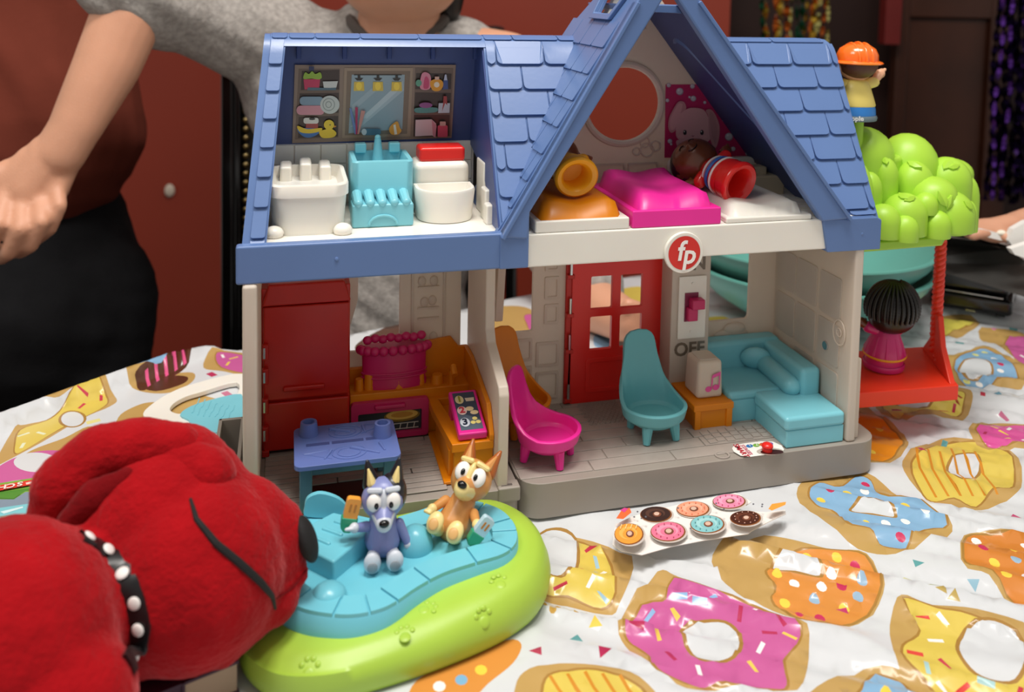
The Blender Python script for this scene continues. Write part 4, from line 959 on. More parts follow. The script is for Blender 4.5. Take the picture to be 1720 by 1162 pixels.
obj('end_wall', PL([(.8, 18.8), (7.7, 31.3), (9.3, 31.3), (11.4, 24), (11.4, 18.8)], lambda a, b, c: V((c+1.2*(b-19)/12.7, a, b)), .12, .42), BLUE, RF, bevel=.05)
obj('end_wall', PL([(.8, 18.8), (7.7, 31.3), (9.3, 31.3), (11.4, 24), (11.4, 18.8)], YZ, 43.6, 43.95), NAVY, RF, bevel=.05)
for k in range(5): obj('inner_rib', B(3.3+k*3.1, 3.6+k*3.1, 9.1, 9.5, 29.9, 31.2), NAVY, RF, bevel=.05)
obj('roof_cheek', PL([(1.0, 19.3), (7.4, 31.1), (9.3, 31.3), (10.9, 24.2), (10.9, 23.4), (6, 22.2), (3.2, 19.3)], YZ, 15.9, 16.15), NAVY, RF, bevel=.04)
# ---- gable
GB = thing('gable', None, None); GB.parent = H
def slope_sheet(xf, outer, holes, t, m, name):
    bm = bmesh.new(); fr = lambda y, z, c: V((xf(z)+c, y, z)); plate(bm, outer, holes, fr, 0, t); return obj(name, bm, m, GB, bevel=.04)
sky = [(3.0, 33.5), (6.2, 33.5), (6.7, 35.3), (2.0, 35.3)]
slope_sheet(xl, [(.5, 19.2), (.5, 36.2), (7.5, 36.2), (8.9, 34.4), (10.6, 32.5), (11.3, 31), (11.3, 19.3)], [sky], .3, BLUE, 'gable_slope')
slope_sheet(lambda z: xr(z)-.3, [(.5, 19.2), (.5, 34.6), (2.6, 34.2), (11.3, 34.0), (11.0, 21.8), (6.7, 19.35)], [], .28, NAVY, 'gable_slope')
obj('skylight_frame', (lambda b: (plate(b, [(2.6, 33.1), (6.6, 33.1), (7.3, 35.7), (1.4, 35.7)], [sky], lambda y, z, c: V((xl(z)-c, y, z)), -.05, .35), b)[1])(bmesh.new()), BLUE, GB, bevel=.08)
slope_sheet(lambda z: xl(z)+.9, [(2.6, 33), (7.5, 33), (7.5, 35.6), (2, 35.6)], [], .1, WSOLID, 'skylight_panel')
obj('gable_ridge', PL([(25.2, 33.7), (25.0, 34.2), (29.4, 34.2), (30.0, 33.5), (29.5, 33.6)], XZ, 4.0, 11.3), BLUE, GB, bevel=.1)
def gl(y, s, off):     # surface of the left gable slope : s measured as height
    n = V((-.867, 0, .498)); return V((xl(s), y, s))+n*off
ymain = lambda z: (.75+(z-19.0)*(7.9-.75)/(31.6-19)) if z < 31.6 else 99
GR = 1.75; z = 33.0; k = 0
while z > 20:
    for i in range(-1, 5):
        y0 = .95+i*2.5+(1.25 if k % 2 else 0); y1 = y0+2.5
        lim = 10.9 if z > 31.6 else ymain(z-GR*.4)+.2
        y0c, y1c = max(.95, y0), min(y1, lim)
        if y1c-y0c > .35: shingle(y0c, y1c, z-GR, z, [], GB, gl, up=.12, r=.15, g=.04)
    z -= GR; k += 1
# A-shaped front boards with the arched handle at the top
lo, li = [(15.8, 19.15), (24.62, 34.41)], [(17.72, 20.75), (26.39, 34.44)]
ro, ri = [(41.6, 19.2), (29.14, 34.57)], [(39.2, 19.1), (27.54, 34.54)]
left_b = [lo[0], (17.4, 19.1), li[0], li[1], (26.7, 34.95), (27.0, 35.1), (27.3, 34.95), ri[1], ri[0], ro[0], ro[1], (27.9, 36.1), (27.3, 36.6), (26.7, 36.75), (26.1, 36.5), (25.6, 36.0), lo[1]]
obj('rafter', PL([lo[0], (17.6, 18.95), li[0], li[1], (26.7, 34.95), (26.98, 35.08), (26.98, 36.75), (26.3, 36.65), (25.6, 36.0), lo[1]], XZ, -.05, .8), BLUE, GB, bevel=.15)
obj('rafter', PL([(27.0, 35.08), (27.25, 34.95), ri[1], ri[0], ro[0], ro[1], (27.9, 36.1), (27.3, 36.6), (27.0, 36.75)], XZ, -.05, .8), BLUE, GB, bevel=.15)
def lip(a, b, w_, name):
    d = (V(b)-V(a)).normalized(); n = V((-d.y, d.x))*w_
    return obj(name, PL([a, b, tuple(V(b)+n), tuple(V(a)+n)], XZ, -.2, .9), BLUE, GB, bevel=.07)
lip(lo[0], lo[1], -.28, 'rafter_lip'); lip(ro[0], ro[1], .28, 'rafter_lip')
# ================================================================== TREE AND SWING ON THE HOUSE'S SIDE
TRm = thing('toy_tree', None, None); TRm.parent = H
def lobe(n, u, v, y, rpx, hpx=None, dn=0, depth=1.0, squash=1):
    rpx *= 1.18; c = at(u, v, 1, y); k = (c-C).dot(FW)/F; r = rpx*k; rz = (hpx or rpx)*k
    bm = bmesh.new()
    prof = [(0, rz)]+[(r*sin(pi/2*i/6), rz*cos(pi/2*i/6)) for i in range(1, 7)]+[(r*1.0, -dn*k), (r*.98, -dn*k-.15), (0, -dn*k-.15)]
    lathe(bm, prof[::-1], (0, 0, 0), n=20, sy=depth); bmesh.ops.translate(bm, vec=c, verts=bm.verts)
    return bm
lobes = [('foliage_lobe', 1448, 262, 8.4, 44, 50, 90), ('foliage_lobe', 1523, 285, 9.0, 44, 62, 90), ('foliage_lobe', 1487, 300, 6.2, 18, 36, 60), ('foliage_lobe', 1460, 320, 5.2, 18, 32, 50), ('foliage_lobe', 1534, 310, 6.4, 28, 40, 60),
         ('foliage_lobe', 1590, 305, 7.4, 34, 42, 80), ('foliage_lobe', 1625, 335, 8.2, 16, 40, 50), ('foliage_lobe', 1567, 330, 5.0, 34, 34, 40), ('foliage_lobe', 1520, 358, 4.2, 31, 34, 30), ('foliage_lobe', 1597, 362, 4.2, 33, 42, 20),
         ('foliage_lobe', 1484, 372, 3.6, 24, 30, 22), ('foliage_lobe', 1573, 378, 3.4, 20, 26, 16), ('foliage_lobe', 1520, 386, 3.0, 19, 26, 14), ('foliage_lobe', 1555, 345, 3.8, 17, 22, 10), ('foliage_lobe', 1626, 362, 5.0, 13, 26, 10), ('foliage_lobe', 1437, 330, 5.0, 24, 60, 60), ('foliage_lobe', 1600, 290, 9.5, 28, 24, 30)]
LOB = [obj(n_, lobe(n_, u, v, y_, rp, hp_, dn), LIME, TRm) for n_, u, v, y_, rp, hp_, dn in lobes]
tp0 = at(1430, 395, 1, 8)
obj('tree_deck', PL([(44.0, 3.2), (52.5, 3.6), (55.0, 6), (55, 9), (44.0, 12)], XY, 15.6, 16.4), LIME, TRm, bevel=.2)
obj('tree_deck', PL([(44.0, 6.6), (50.5, 6.6), (53, 9), (52, 12.5), (44.0, 12.5)], XY, 19.2, 22.2), LIME, TRm, bevel=.4)
obj('tree_wall', B(44.0, 44.4, 2.4, 12, 14.6, 22.0), LIME, TRm, bevel=.12)
obj('stand_peg', (lambda b: (cone(b, (46.6, 7.2, 23.0), (46.6, 7.2, 25.25), .6, .6, 14), b)[1])(bmesh.new()), LIME, TRm)
def leaf_at(u, v, y, s, rot):
    best = None
    for o in LOB:
        h, l, n, i = o.ray_cast(C*S, ray(u, v).normalized())
        if h and (best is None or (l/S-C).length < (best[0]-C).length): best = (l/S, n)
    if not best: return
    c, n = best; ux = V((0, 0, 1)).cross(n).normalized(); uy = n.cross(ux); bm = bmesh.new()
    pts = [(0, -1), (.5, -.4), (.5, .3), (0, 1), (-.5, .3), (-.5, -.4)]
    w_ = [(ux*(x*cos(rot)-z*sin(rot))+uy*(x*sin(rot)+z*cos(rot)))*s for x, z in pts]
    f = [bm.verts.new(c+p*1.35+n*.1) for p in w_]; b = [bm.verts.new(c+p*1.35-n*.4) for p in w_]; m_ = bm.verts.new(c+n*.3)
    for i in range(6): bm.faces.new((f[i-1], f[i], m_)); bm.faces.new((f[i-1], f[i], b[i], b[i-1]))
    obj('leaf', bm, LIME, TRm)
for u, v, y_, s_, r_ in ((1487, 270, 5.2, .35, .4), (1536, 277, 5.2, .5, 1.1), (1592, 276, 5.9, .5, -.4), (1602, 280, 6.0, .4, -1.2), (1517, 330, 2.9, .45, 1.0), (1528, 334, 2.9, .4, -1), (1583, 334, 2.9, .5, .5), (1594, 340, 2.9, .45, -.3), (1626, 345, 4.3, .35, .7)): leaf_at(u, v, y_, s_, r_)
SWG = thing('swing', None, None); SWG.parent = H
obj('swing_seat', PL([(43.2, 4.1), (54.7, 3.4), (57.8, 11.0), (43.5, 12.0)], XY, 2.9, 4.15), SWR, SWG, bevel=.1)
obj('swing_back', (lambda b: (plate(b, [(3.6, 4.1), (10.8, 4.1), (8.6, 6.2), (7.9, 8.4), (7.2, 8.4), (6.2, 6.2)], [], lambda y, z, c: V((54.5+(y-3.6)*.42+c, y, z)), -.5, .1), b)[1])(bmesh.new()), SWR, SWG, bevel=.12)
r0, r1 = at(1570, 590, 1, 8), at(1581, 400, 1, 8.4)
bm = bmesh.new(); N = 60
for k in range(3):
    tube(bm, [r0.lerp(r1, i/N)+V((.26*cos(i*.75+k*2.094), .26*sin(i*.75+k*2.094), 0)) for i in range(N+1)], .26, 6)
obj('rope', bm, SWR, SWG, angle=60)
for k in range(9):
    a = at(1572+k*3.4, 598+k*7.2, 1, 7.6-k*.42); obj('rope_bead', E(a, (.3, .3, .22), n=10, m=6), SWR, SWG)
# ================================================================== SMALL FURNITURE
def chair(name, label, m, loc, rz, s=1.0, tall=6.2, wd=2.3, group=None):
    t = thing(name, label, 'toy chair', loc, (0, 0, rz))
    OUT = [(0, 1, 0), (.15, .93, .08), (.3, .80, .22), (.42, .68, .40), (.55, .60, .60), (.7, .56, .78), (.82, .50, .9), (.92, .33, .975), (1, 0, 1)]
    def outl(u_):
        for (a0, a1, a2), (b0, b1, b2) in zip(OUT, OUT[1:]):
            if u_ <= b0: q = (u_-a0)/(b0-a0); return a1+(b1-a1)*q, a2+(b2-a2)*q
        return 0, 1
    NT = 56; bm = bmesh.new(); rim = []; low = []
    for i in range(NT):
        a = 2*pi*i/NT
        low.append(V((wd*.62*cos(a), -.1+1.35*sin(a), 1.05)))
        if sin(a) <= 0: rim.append(V((wd*cos(a), -.1+2.2*sin(a), 2.3)))
        else:
            ub = a/pi; u_ = 1-abs(1-2*ub); wx, hz = outl(u_); sg = 1 if a < pi/2 else -1
            rim.append(V((sg*wd*wx, -.1+1.9*min(1, u_*2.6)**.7+.9*hz, 2.3+tall*hz)))
    rows_ = [[low[i]+(V((wd*.9*cos(2*pi*i/NT), -.1+1.95*sin(2*pi*i/NT), 1.5))-low[i])*0 for i in range(NT)]]
    mid_ = [V((wd*.93*cos(2*pi*i/NT), -.1+2.0*sin(2*pi*i/NT), 1.55)) for i in range(NT)]
    rows_.append(mid_)
    for q in (.2, .4, .6, .8, 1): rows_.append([mid_[i].lerp(rim[i], q) for i in range(NT)])
    vr = [[bm.verts.new(p) for p in r] for r in rows_]
    for r1, r2 in zip(vr, vr[1:]):
        for i in range(NT): bm.faces.new((r1[i], r1[(i+1) % NT], r2[(i+1) % NT], r2[i]))
    bm.faces.new(vr[0][::-1])
    o = obj('seat_shell', bm, m, t, angle=180); sd = o.modifiers.new('s', 'SOLIDIFY'); sd.thickness = .3*S; sd.offset = 0
    bv_ = o.modifiers.new('b', 'BEVEL'); bv_.width = .1*S; bv_.segments = 2; bv_.limit_method = 'ANGLE'
    bm = bmesh.new(); lathe(bm, [(0, 1.3), (1.0, 1.3), (1.0, 1.45), (0, 1.5)], n=28, sx=wd*.78, sy=1.7); obj('seat', bm, m, t)
    for x, y_ in ((-1.05, -1.25), (1.05, -1.25), (-1.0, 1.2), (1.0, 1.2)):
        b = bmesh.new(); cone(b, (x*1.12, y_*1.12, 0), (x, y_, 1.2), .26, .42, 10); obj('leg', b, m, t)
    t.scale = (s, s, s); return t
ZF = 2.54
chair('toy_chair', 'dusty teal toy chair with tall back standing in front of the red door', TEAL, (28.7, 4.6, ZF), .08, 1.02, tall=4.5)
chair('toy_chair', 'bright pink toy chair standing near the front edge beside the divider wall', PINK, (20.1, 3.0, ZF), .95, .98, tall=3.9)
chair('toy_chair', 'orange toy chair against the divider wall behind the pink chair', ORANGE, (19.2, 7.7, ZF), .3, 1.0, tall=4.6)
# blue kitchen table
T = thing('toy_table', 'periwinkle blue toy table with moulded plates and two cups in the kitchen', 'toy table', (6.35, 2.2, 2.54))
def tp_(n, bm, m, bv=.06, **k): return obj(n, bm, m, T, bevel=bv, loc=None, **k)
bm = PL(rrect(-3.25, -2.6, 3.25, 2.6, .45), XY, 2.85, 3.15); tp_('tabletop', bm, TBLUE, .08)
tp_('apron', PL(rrect(-2.9, -2.25, 2.9, 2.25, .3), XY, 2.35, 2.87, [rrect(-2.6, -1.95, 2.6, 1.95, .2)]), TLEG, .03)
for x, y_ in ((-2.55, -1.95), (2.55, -1.95), (-2.55, 1.95), (2.55, 1.95)):
    bm = bmesh.new(); tbox(bm, x-.38, x+.38, y_-.38, y_+.38, .0, 2.9, -.25); tp_('leg', bm, TLEG, .08)
for a, b in ((-2.5, -1.05), (-.9, 1.1), (1.25, 2.5)): tp_('groove', B(a, b, -.12, .22, 3.14, 3.165), mat('dark_periwinkle', '3c4a80', rough=.5), 0)
for x, y_ in ((-2.3, 1.55), (2.35, .35)):
    bm = bmesh.new(); lathe(bm, [(0, 3.15), (.62, 3.15), (.52, 4.0), (.36, 4.0), (.33, 3.7), (0, 3.7)], (x, y_, 0), n=20); tp_('cup', bm, TBLUE, 0)
for x, y_ in ((.0, 1.4), (.1, -1.4)):
    for r_ in (1.05, .7): bm = bmesh.new(); tube(bm, [(x+r_*cos(pi*t/12), y_+r_*.8*sin(pi*t/12), 3.16) for t in range(24)], .045, 5, closed=True); tp_('plate', bm, TBLUE, 0)
for a, b in (((.3, -.9), (1.9, -1.9)), ((2.1, -.7), (2.3, -1.6)), ((-1.0, -1.0), (-1.4, -1.9)), ((-.9, 1.9), (.3, 1.3)), ((1.2, 1.9), (1.3, 1.0))):
    bm = bmesh.new(); cap(bm, (*a, 3.16), (*b, 3.16), .13, .07, 8); tp_('cutlery', bm, TBLUE, 0)
for sgn, y_ in ((1, -1.5), (-1, 1.4)):
    bm = bmesh.new(); tube(bm, [(-sgn*2.7, y_+.4, 3.15), (-sgn*1.2, y_+.7, 3.15), (-sgn*1.0, y_-.5, 3.15)], .045, 5, closed=True); tp_('napkin', bm, TBLUE, 0)
# ================================================================== LITTLE FIGURES
BRN = mat('brown_figure_plastic', '6e3a1c', rough=.3, coat=.3); PEA = mat('peach_figure_plastic', 'e8b08c', rough=.35)
YELP = mat('pale_yellow_plastic', 'efd875', rough=.38); OYEL = mat('golden_yellow_plastic', 'f3a81c', rough=.34); REDF = mat('glossy_red_plastic', 'e2231c', rough=.25, coat=.3)
JEAN = mat('jean_blue_plastic', '2f7cc8', rough=.38); SHOE = mat('slate_shoe_plastic', '6a7c84', rough=.4); BLK = mat('black_hair_plastic', '17120f', rough=.35); HBR = mat('brown_hair_plastic', '5e3420', rough=.5, bump=.5, bscale=250)
HAT = mat('orange_hard_hat', 'f9701a', rough=.2, coat=.4); PKF = mat('pink_dress_plastic', 'd02a78', rough=.3, coat=.2); STRW = mat('white_stripe', 'f0ece6'); STRB = mat('blue_stripe', '3a6cc0', rough=.35)
def figure(name, label, loc, rot, skin, shirt, low, shoe, hair, arms, headz=4.3, hr=1.25, face=True, hollow=True, hat=None, closed_eyes=True, dress=False, braids=False, stripes=False):
    """origin at the centre of the base, z up along the body, face towards -y"""
    t = thing(name, label, 'toy figure', loc, rot)
    g = lambda n, bm, m, **k: obj(n, bm, m, t, **k)
    bm = bmesh.new(); lathe(bm, [(1.0, .5), (1.05, .1), (1.32, 0), (1.45, .1), (1.48, .3), (1.42, .42)] if hollow else [(0, 0), (1.45, 0), (1.5, .25), (1.42, .42)], n=36, sy=.92); 
    if hollow: lathe(bm, [(1.05, .1), (.85, .35), (.8, 1.5), (0, 1.6)], n=36, sy=.92)
    g('shoes', bm, shoe, angle=50)
    bm = bmesh.new(); lathe(bm, [(1.40, .4), (1.36, .9), (1.27, 1.25)], n=36, sy=.9); g('trousers', bm, low, angle=60)
    bm = bmesh.new()
    pr_ = [(1.33, 1.1), (1.36, 1.2), (1.2, 1.8), (1.0, 2.5), (.85, 2.95), (.5, 3.2), (0, 3.25)] if not dress else [(1.5, .95), (1.52, 1.1), (1.25, 1.8), (.95, 2.5), (.8, 2.95), (.5, 3.2), (0, 3.25)]
    lathe(bm, pr_, n=36, sy=.88); g('shirt', bm, shirt, angle=60)
    if dress:
        bm = bmesh.new(); tube(bm, [(1.47*cos(2*pi*k/30), 1.32*sin(2*pi*k/30), .98) for k in range(30)], .1, 6, closed=True); g('hem', bm, OYEL)
        for k in range(10): a = 2*pi*k/10; bm = bmesh.new(); cap(bm, (1.42*cos(a), 1.25*sin(a), 1.15), (.95*cos(a), .83*sin(a), 2.4), .13, .06, 8); g('pleat', bm, shirt)
    if stripes:
        for z_, rr_, m_ in ((1.62, 1.27, STRW), (2.0, 1.18, STRB), (2.12, 1.145, STRB), (2.45, 1.05, STRW)):
            bm = bmesh.new(); tube(bm, [(rr_*cos(2*pi*k/30), rr_*.88*sin(2*pi*k/30), z_) for k in range(30)], .09, 6, closed=True); g('stripe', bm, m_)
    for sx, e, h in arms:
        bm = bmesh.new(); cap(bm, (sx*.75, -.05, 2.75), e, .42, .42); g('sleeve', bm, shirt)
        e, h = V(e), V(h)
        def hand(b, e=e, h=h, sx=sx):
            cap(b, e, h, .3, .3); ell(b, h, (.36, .3, .38)); d = (h-e).normalized()
            cap(b, h, h+d*.45+V((.12*sx, -.05, 0)), .18, .14, 8); cap(b, h, h+d*.42-V((.12*sx, 0, 0)), .17, .14, 8); cap(b, h, h+V((-.35*sx, -.12, .15)), .16, .13, 8)
        blob('hand', hand, skin, t, vox=.07, smooth=3)
    def hd(b):
        ell(b, (0, 0, headz), (hr, hr*.93, hr*.97), n=24, m=16); ell(b, (0, -hr*.92, headz-.12), (.17, .14, .14)); cap(b, (0, 0, 3.0), (0, 0, 3.5), .5, .5)
        for sx in (-1, 1): ell(b, (sx*hr*.97, .1, headz-.1), (.2, .22, .3)); ell(b, (sx*.55, -hr*.62, headz-.35), (.4, .3, .35))
    blob('head', hd, skin, t, vox=.1, smooth=4)
    if face:
        for sx in (-1, 1):
            bm = bmesh.new()
            if closed_eyes: tube(bm, [(sx*.45+.2*cos(a), -hr*.93*math.sqrt(max(.05, 1-((sx*.45+.2*cos(a))/hr)**2-((.18+.14*sin(a))/hr)**2))-.03, headz+.18+.14*sin(a)) for a in [pi*k/6 for k in range(7)]], .035, 5)
            else: ell(bm, (sx*.45, -hr*.88, headz+.15), (.12, .08, .16))
            g('eye', bm, EYEB)
        bm = bmesh.new(); tube(bm, [(.38*cos(a), -hr*.93*math.sqrt(max(.05, 1-(.38*cos(a)/hr)**2-((-.42+.18*sin(a))/hr)**2))-.035, headz-.42+.18*sin(a)) for a in [pi+pi*k/8 for k in range(9)]], .035, 5); g('mouth', bm, EYEB)
    def hair_f(b):
        ell(b, (0, .2, headz+.14), (hr*1.05, hr*.97, hr*.98), n=24, m=14)
    if hair and not braids:
        hb = blob('hair', hair_f, hair, t, vox=.1, smooth=3)
    if braids:
        def hb_(b):
            ell(b, (0, .3, headz+.25), (hr*1.22, hr*1.15, hr*1.2), n=24, m=14); ell(b, (0, .5, headz-.55), (hr*1.12, hr*.9, hr*.8), n=20, m=12)
        hb = blob('hair', hb_, hair, t, vox=.1, smooth=3)
        for k in range(17):
            a0 = -.15+ (pi+.3)*k/16; bm = bmesh.new(); pts_ = []
            for j in range(16):
                q = j/15; ph = .25+q*1.75
                pts_.append((hr*1.24*sin(ph)*cos(a0), .35+hr*1.14*sin(ph)*sin(a0), headz+.2+hr*1.25*cos(ph)))
            pts2 = []
            for j in range(len(pts_)-1):
                for s_ in (0, .5): pts2.append(V(pts_[j]).lerp(V(pts_[j+1]), s_))
            tube(bm, pts2, [.11+.035*(i % 2) for i in range(len(pts2))], 6); g('braid', bm, hair, angle=80)
    if hat:
        bm = bmesh.new(); lathe(bm, [(1.62, .02), (1.68, .1), (1.6, .2), (1.36, .28), (1.34, .75), (1.15, 1.2), (.75, 1.5), (.3, 1.6), (0, 1.62), (0, 1.5), (1.2, .9), (1.3, 0)], n=36, sy=1.0)
        bmesh.ops.translate(bm, vec=(0, .05, headz+.1), verts=bm.verts); g('hard_hat', bm, HAT, angle=50)
        for x_ in (-.45, 0, .45):
            bm = bmesh.new(); tube(bm, [(x_, 1.36*cos(a)*math.sqrt(1-(x_/1.4)**2)+.05, headz+.35+1.38*sin(a)*math.sqrt(1-(x_/1.5)**2)) for a in [pi*k/14 for k in range(15)]], .13, 6); g('hat_rib', bm, HAT)
        bm = bmesh.new(); tube(bm, [(1.25, 0, headz+.2), (.85, -.6, headz-1.1), (.5, -.9, headz-1.25)], .09, 6); g('chin_strap', bm, mat('maroon_strap', '5a1414'))
    return t
bt = at(1434, 209, 1, 7.2)
figure('toy_boy', 'toy boy in an orange hard hat and yellow shirt standing on the green tree', (bt.x, 7.2, 25.3), (0, 0, R(172)), PEA, YELP, JEAN, SHOE, HBR, [(-1, (-1.35, -.25, 2.9), (-1.95, -.5, 3.55)), (1, (1.35, -.25, 2.9), (1.95, -.5, 3.45))], hat=True, hollow=False, headz=4.25)
nf = bpy.data.objects['toy_boy']; nf.scale = (1.2, 1.2, 1.03)
text('lettering', 'People', nf, Matrix.Translation((.75, 1.46, .28)) @ Matrix.Rotation(pi, 4, 'Z') @ Matrix.Rotation(R(90), 4, 'X'), .5, ink('f2f2f0'), .01, .01)
gq = at(1500, 628, 2, 4.15)
gt = figure('toy_girl', 'toy girl with black braided hair and a pink dress standing on the red swing', (gq.x, gq.y+1.3, 4.38), (R(-6), 0, R(168)), BRN, PKF, PKF, PKF, BLK, [(-1, (-1.3, -.2, 3.0), (-1.9, -.35, 3.4)), (1, (1.3, -.2, 2.9), (1.8, -.35, 3.2))], dress=True, braids=True, hollow=False, headz=4.6, hr=1.52)
gt.scale = (1.15, 1.15, 1.15)
def axis_rot(b, h, face):
    """rotation whose z runs b->h and whose -y looks towards face"""
    z = (V(h)-V(b)).normalized(); y = -(V(face)-z*V(face).dot(z)).normalized(); x = y.cross(z)
    return Matrix((x, y, z)).transposed()
b0 = V((32.35, 2.9, 22.35))
b0 = at(1245, 308, 1, 2.6); b0 = P(1245, 309, (b0-C).dot(FW)); h0 = P(1178, 276, (b0-C).dot(FW)+3.4)
f = figure('toy_boy', 'toy boy in a red striped shirt lying on the white bed', b0, axis_rot(b0, h0, V((-.35, -.9, .75))), BRN, REDF, REDF, REDF, BLK, [(-1, (-1.3, .0, 2.6), (-1.8, 0, 3.1)), (1, (1.35, -.1, 2.7), (1.95, .1, 3.3))], stripes=True, headz=4.4, hr=1.62)
b1 = at(970, 299, 1, 2.3); h1 = P(938, 264, (b1-C).dot(FW)+4.0)
f.scale = (1.13,)*3
f = figure('toy_figure', 'toy figure with a golden yellow hollow base lying on the orange bed', b1, axis_rot(b1, h1, V((-.1, -.4, .9))), BRN, OYEL, OYEL, OYEL, BLK, [(-1, (-1.3, .0, 2.6), (-1.8, 0, 3.0)), (1, (1.3, -.1, 2.7), (1.75, .1, 3.2))], headz=4.3, hr=1.5); f.scale = (1.06,)*3
# ================================================================== POOL PLAYSET
PS = thing('pool_playset', 'lime green toy base with a light blue kidney shaped pool in front of the house', 'playset', (9, -6, 0))
POOL = mat('pool_blue_plastic', '70c4d6', rough=.3, var=.03)
LIMG = mat('lime_soft_plastic', 'a8cb46', rough=.4, bump=.04, var=.04)
G0 = catmull([(1.6, -.35), (8, -.4), (14.6, -.5), (16.9, -2.2), (17.7, -5.6), (16.6, -8.6), (14.4, -10.4), (11.2, -11.6), (7.5, -12.4), (4.4, -12.6), (2.0, -11.8), (.5, -9.6), (.1, -6), (.3, -2)], 6)
gc = V((9, -6.2))
def gring(k, z, zv=None):
    out = []
    for x, y in G0:
        p = V((x, y))-gc; L = p.length; q = gc+p*((L-k)/L)
        q.y = min(q.y, -.3)
        out.append(V((q.x, q.y, zv(q) if zv else z)))
    return out
gtop = lambda q: 1.95+.055*(q.x-4)+.015*(q.y+12)
bm = bmesh.new(); loft(bm, [gring(.15, 0), gring(-.05, .35), gring(-.12, .9), gring(.0, 1.5), gring(.35, 0, lambda q: gtop(q)-.45), gring(.8, 0, lambda q: gtop(q)-.12), gring(1.5, 0, lambda q: gtop(q)), gring(3.5, 0, lambda q: gtop(q))])
bmesh.ops.translate(bm, vec=(-9, 6, 0), verts=bm.verts); obj('green_base', bm, LIMG, PS, angle=60)
RZ = 3.25
ro_px = [(868, 890), (866, 912), (845, 930), (800, 944), (745, 962), (700, 986), (668, 1008), (640, 1022), (600, 1031), (560, 1031), (510, 1022), (470, 1000), (440, 960), (450, 900), (500, 868), (560, 858), (640, 872), (690, 862), (740, 846), (790, 840), (835, 852), (858, 870)]
RO = [tuple(at(u, v, 2, RZ)[:2]) for u, v in ro_px]; RO = catmull(RO, 4)
def inset(poly, k):
    out = []; n = len(poly); A = sum(poly[i-1][0]*poly[i][1]-poly[i][0]*poly[i-1][1] for i in range(n))
    for i in range(n):
        d = (V(poly[(i+1) % n])-V(poly[i-1])).normalized(); nn = V((-d.y, d.x)) if A > 0 else V((d.y, -d.x)); out.append(tuple(V(poly[i])+nn*k))
    return out
RI = inset(RO, 1.45)
L3 = lambda pl, z: [V((x-9, y+6, z)) for x, y in pl]
bm = bmesh.new(); loft(bm, [L3(inset(RO, -.12), 1.7), L3(inset(RO, -.05), RZ-.25), L3(inset(RO, .08), RZ-.12), L3(inset(RO, 1.35), RZ-.12), L3(RI, RZ-.38), L3(inset(RO, 1.8), RZ-.4)]); obj('pool_body', bm, POOL, PS, angle=45)
n_ = len(RO); k = 0
while k < n_:
    k2 = min(n_, k+6); seg = list(range(k, k2+1)); o_ = [V(RO[i % n_]) for i in seg]; i_ = [V(RI[i % n_]) for i in seg]
    # leave a small joint between the tiles
    def gapd(L): L = [p.copy() for p in L]; L[0] += (L[1]-L[0]).normalized()*.06; L[-1] += (L[-2]-L[-1]).normalized()*.06; return L
    o_, i_ = gapd(o_), gapd(i_)
    poly = [(p.x-9, p.y+6) for p in o_]+[(p.x-9, p.y+6) for p in reversed(i_)]
    obj('rim_tile', PL(poly, XY, RZ-.2, RZ+.02), POOL, PS, bevel=.05, seg=1)
    k += 6
def ps(name, bm, m, bv=0, **kw): bmesh.ops.translate(bm, vec=(-9, 6, 0), verts=bm.verts); return obj(name, bm, m, PS, bevel=bv, **kw)
q = at(697, 915, 2, 3.0); ps('dome', E((q.x, q.y, 2.9), (1.05, 1.05, 1.25), n=24, m=14), POOL)
q = at(552, 1000, 2, 3.0); ps('ball', E((q.x, q.y, 2.9), (.95, .95, .75), n=24, m=14), POOL)
q = at(790, 915, 2, 3.0); bm = bmesh.new(); lathe(bm, [(0, 2.6), (1.9, 2.62), (2.0, 2.76), (1.7, 2.78)], (q.x+.3, q.y+1.6, 0), n=28, sy=.9)
ps('deep_pit', bm, mat('dark_teal_pit', '1f5560', rough=.4), 0)
# the stepped platform and slide at the back left
sq = [at(u, v, 2, 3.9) for u, v in ((478, 905), (560, 862), (640, 880), (560, 946))]
ps('platform', PL([(p.x, p.y) for p in sq], XY, 2.6, 4.0), POOL, .15)
for k in range(3):
    a = sq[0].lerp(sq[1], .25+.25*k); b = sq[3].lerp(sq[2], .25+.25*k)
    bm = bmesh.new(); cap(bm, (a+(b-a)*.3)+V((0, 0, .1)), (a+(b-a)*.65)+V((0, 0, .1)), .13, .13, 8); ps('platform_ridge', bm, POOL)
bm = bmesh.new(); a = at(545, 852, 2, 4.0); plate(bm, catmull([(-1.2, 0), (-1.0, .75), (-.2, 1.1), (.9, .7), (1.5, -.1), (1.4, -.6), (-1.0, -.6)], 4), [], lambda x, z, c: V((a.x+x*.95, a.y+c-.25*x, a.z+z*.85-.1)), 0, .35); ps('platform_rail', bm, POOL, .1)
